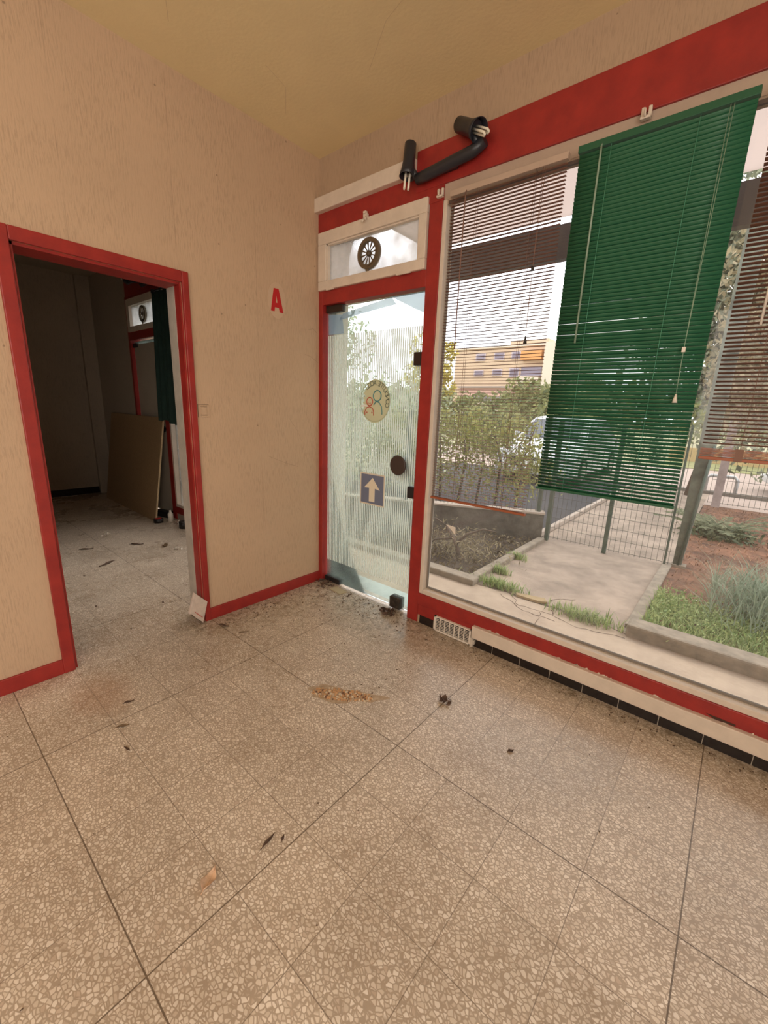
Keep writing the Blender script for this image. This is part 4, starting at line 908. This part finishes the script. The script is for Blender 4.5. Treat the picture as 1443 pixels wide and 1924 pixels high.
tag(foliage('planter_litter', 1800, lambda rn: (lambda a: Vector((a, rn.uniform(1.14, 2.78+(a-.763)*.489), G0+rn.uniform(0, .04))))(rn.uniform(-.6, .74)), (.010, .03), leafmat('dry_mix', (.07, .05, .03), (.26, .21, .12)), None, 47), 'dry leaves and twigs covering the left planter soil', 'leaf litter', kind='stuff')

# ---- cars
def car(label, x, y, rot, paint, z=G0, L_=3.9, Wd=1.70):
    t = thing('parked_car', label, 'car', (0, 0, 0))
    prof = [(-1.95, .22), (-1.97, .50), (-1.90, .68), (-1.20, .88), (-1.05, .93), (-.45, 1.36), (-.15, 1.44), (.75, 1.45), (1.25, 1.36), (1.72, .98), (1.93, .90), (1.96, .45), (1.90, .22)]
    g = MB(); ns = 9; b = 0
    for j in range(ns):
        s_ = -1+2*j/(ns-1); 
        for (px, pz) in prof:
            tuck = .80 if pz > 1.0 else 1.0
            if pz > .9 and pz <= 1.0: tuck = .93
            yy = s_*Wd/2*tuck; ed = abs(s_)**4
            g.v.append((px*(1-.05*ed), yy, pz-(.05*ed if pz > .6 else 0)))
    n_ = len(prof)
    for j in range(ns-1):
        for i in range(n_-1): g.f.append((j*n_+i, j*n_+i+1, (j+1)*n_+i+1, (j+1)*n_+i)); g.m.append(0); g.sm.append(True)
    g.f.append(tuple(range(n_))); g.f.append(tuple((ns-1)*n_+i for i in reversed(range(n_)))); g.m += [0, 0]; g.sm += [False, False]
    g.build('body', paint, t)
    gl = mat('car_glass', (.06, .07, .085), .08)
    MB().poly([(-1.03, -.62, .955), (-1.03, .62, .955), (-.50, .56, 1.345), (-.50, -.56, 1.345)], (-.012, 0, .014)).build('windscreen', gl, t)
    for s_ in (-1, 1):
        MB().poly([(-.90, s_*.80, .96), (-.42, s_*.685, 1.34), (.95, s_*.685, 1.36), (1.45, s_*.80, .98)], (0, s_*.012, 0)).build('side_window', gl, t)
        MB().box(-1.965, -1.86, s_*.66-.14, s_*.66+.14, .56, .70).build('headlight', mat('lamp_clear', (.75, .78, .80), .1), t, bevel=.02)
        MB().box(-.72, -.58, s_*.93-.10, s_*.93+.06, .92, 1.05).build('wing_mirror', paint, t, bevel=.02)
        for wx_ in (-1.22, 1.25):
            wh = MB().tube([(wx_, s_*.66, .30), (wx_, s_*.86, .30)], .30, 28).build('wheel', mat('tyre', (.02, .02, .02), .8), t)
            MB().tube([(wx_, s_*.862, .30), (wx_, s_*.87, .30)], .19, 24).build('hubcap', mat('alloy', (.45, .45, .46), .3, metal=.8), wh)
    MB().box(-1.99, -1.90, -.45, .45, .36, .56).build('grille', BLK, t, bevel=.01)
    MB().box(-2.02, -1.88, -.80, .80, .22, .36).build('bumper', mat('bumper_grey', (.50, .50, .50), .4), t, bevel=.03)
    MB().box(-2.005, -1.985, -.26, .26, .40, .50).build('number_plate', mat('plate_white', (.8, .8, .78), .5), t)
    t.location = (x, y, z); t.rotation_euler = (0, 0, rot)
car('white car parked beyond the hedge, partly behind the green blind', -.95, 8.7, R(90), mat('car_white', (.62, .62, .64), .22))
car('dark car at the right edge of the street', 4.95, 10.1, R(8), mat('car_dark', (.04, .045, .055), .2))

# ---- apartment block
K = (45+2.1)/(28+2.1)
def bx(x): return 2.408+(x-2.408)*K
def bz(z): return 1.364+(z-1.364)*K
tbd = thing('apartment_block', 'peach rendered apartment block in the distance behind the left brown blind', 'building', (bx(-12), 45, G0))
PEACH = mat('peach_render', (.58, .43, .30), .9, var=.08, vscale=.4); CREAM = mat('cream_render', (.62, .53, .43), .9); WIN = mat('far_window', (.20, .17, .22), .3); SHUT = mat('shutter', (.50, .42, .44), .6); ORG = mat('orange_awning', (.60, .28, .10), .8); PNK = mat('pink_render', (.66, .42, .36), .9)
MB().box(bx(-16), bx(-8.85), 45, 55, G0, bz(5.98)).box(bx(-11.7), bx(-8.95), 45.5, 54, bz(5.98), bz(6.4)).build('wall', PEACH, tbd)
MB().box(bx(-8.85), bx(-7.4), 44.2, 55, bz(2.95), bz(6.05)).build('gable', CREAM, tbd)
MB().box(bx(-16.1), bx(-8.8), 44.8, 45.2, bz(5.93), bz(6.04)).build('parapet', CREAM, tbd)
MB().box(bx(-15.4), bx(-8.9), 44.5, 45, bz(3.12), bz(3.24)).build('cornice', mat('cornice_grey', (.40, .34, .30), .8), tbd)
MB().box(bx(-15.4), bx(-9), 44.9, 45, bz(2.50), bz(3.12)).build('ground_floor', PNK, tbd)
for (a, b_, c, d) in [(-14.2, -13.4, 5.08, 5.60), (-12.7, -11.9, 5.08, 5.62), (-11.36, -10.65, 5.12, 5.62), (-14.25, -13.45, 3.97, 4.42), (-12.75, -11.95, 3.97, 4.45), (-11.4, -10.65, 3.85, 4.5)]:
    fr = MB().box(bx(a), bx(b_), 44.9, 45, bz(c), bz(d)).build('window', SHUT, tbd)
    MB().box(bx(a)+.12, bx(b_)-.12, 44.86, 44.9, bz(c)+.12, bz(d)-.1).build('pane', WIN, fr)
for (c, d) in ((5.0, 5.6),): MB().box(bx(-10.5), bx(-9.05), 44.3, 45, bz(c), bz(d)).build('awning', ORG, tbd)
MB().box(bx(-10.5), bx(-9.05), 44.85, 45, bz(3.9), bz(4.55)).build('loggia', WIN, tbd)
MB().box(bx(-10.5), bx(-9.0), 44.0, 45, bz(3.35), bz(3.9)).build('balcony', CREAM, tbd)
MB().box(bx(-14.1), bx(-11.6), 44.85, 45, bz(2.12), bz(2.50)).build('shop_window', WIN, tbd)
MB().box(bx(-13.9), bx(-11.2), 44.7, 45, bz(.4), bz(2.05)).build('garage_door', mat('garage_pink', (.70, .52, .50), .8), tbd)
tag(MB().box(-26, -17.5, 33.8, 34, G0, 2.1).build('site_hoarding', mat('pale_hoarding', (.72, .62, .58), .8)), 'pale hoarding left of the apartment block behind the hedge', 'hoarding')
hedge('distant dark tree line on the horizon', -80, 80, 62, 66, -.1, 6.0, 9000, (.5, 1.1), LG, 51, name='tree_line', bumps=1.5)

# ---- facade outside
struct(MB().box(-.62, -.15, .20, .43, G0-.1, 3.2).build('wall_outside_pier', mat('outside_cream', (.78, .74, .62), .9, var=.1, vscale=3)), 'cream outside pier left of the glass door')
cn = sthing('canopy', (1.5, .8, 2.7)); cn['label'] = 'canopy over the pavement with a dark front beam'
MB().box(.02, 7, .20, 1.25, 2.715, 2.73).build('roof_sheet', translucent('canopy_sheet', (.66, .585, .55), .93, .75), cn)
MB().box(-.1, 7, 1.27, 1.34, 2.455, 2.682).build('front_beam', mat('dark_beam', (.035, .028, .03), .5), cn)
for x in (.02, 3.3, 6.8): MB().box(x, x+.04, .2, 1.30, 2.732, 2.78).build('bracket', BLK, cn)
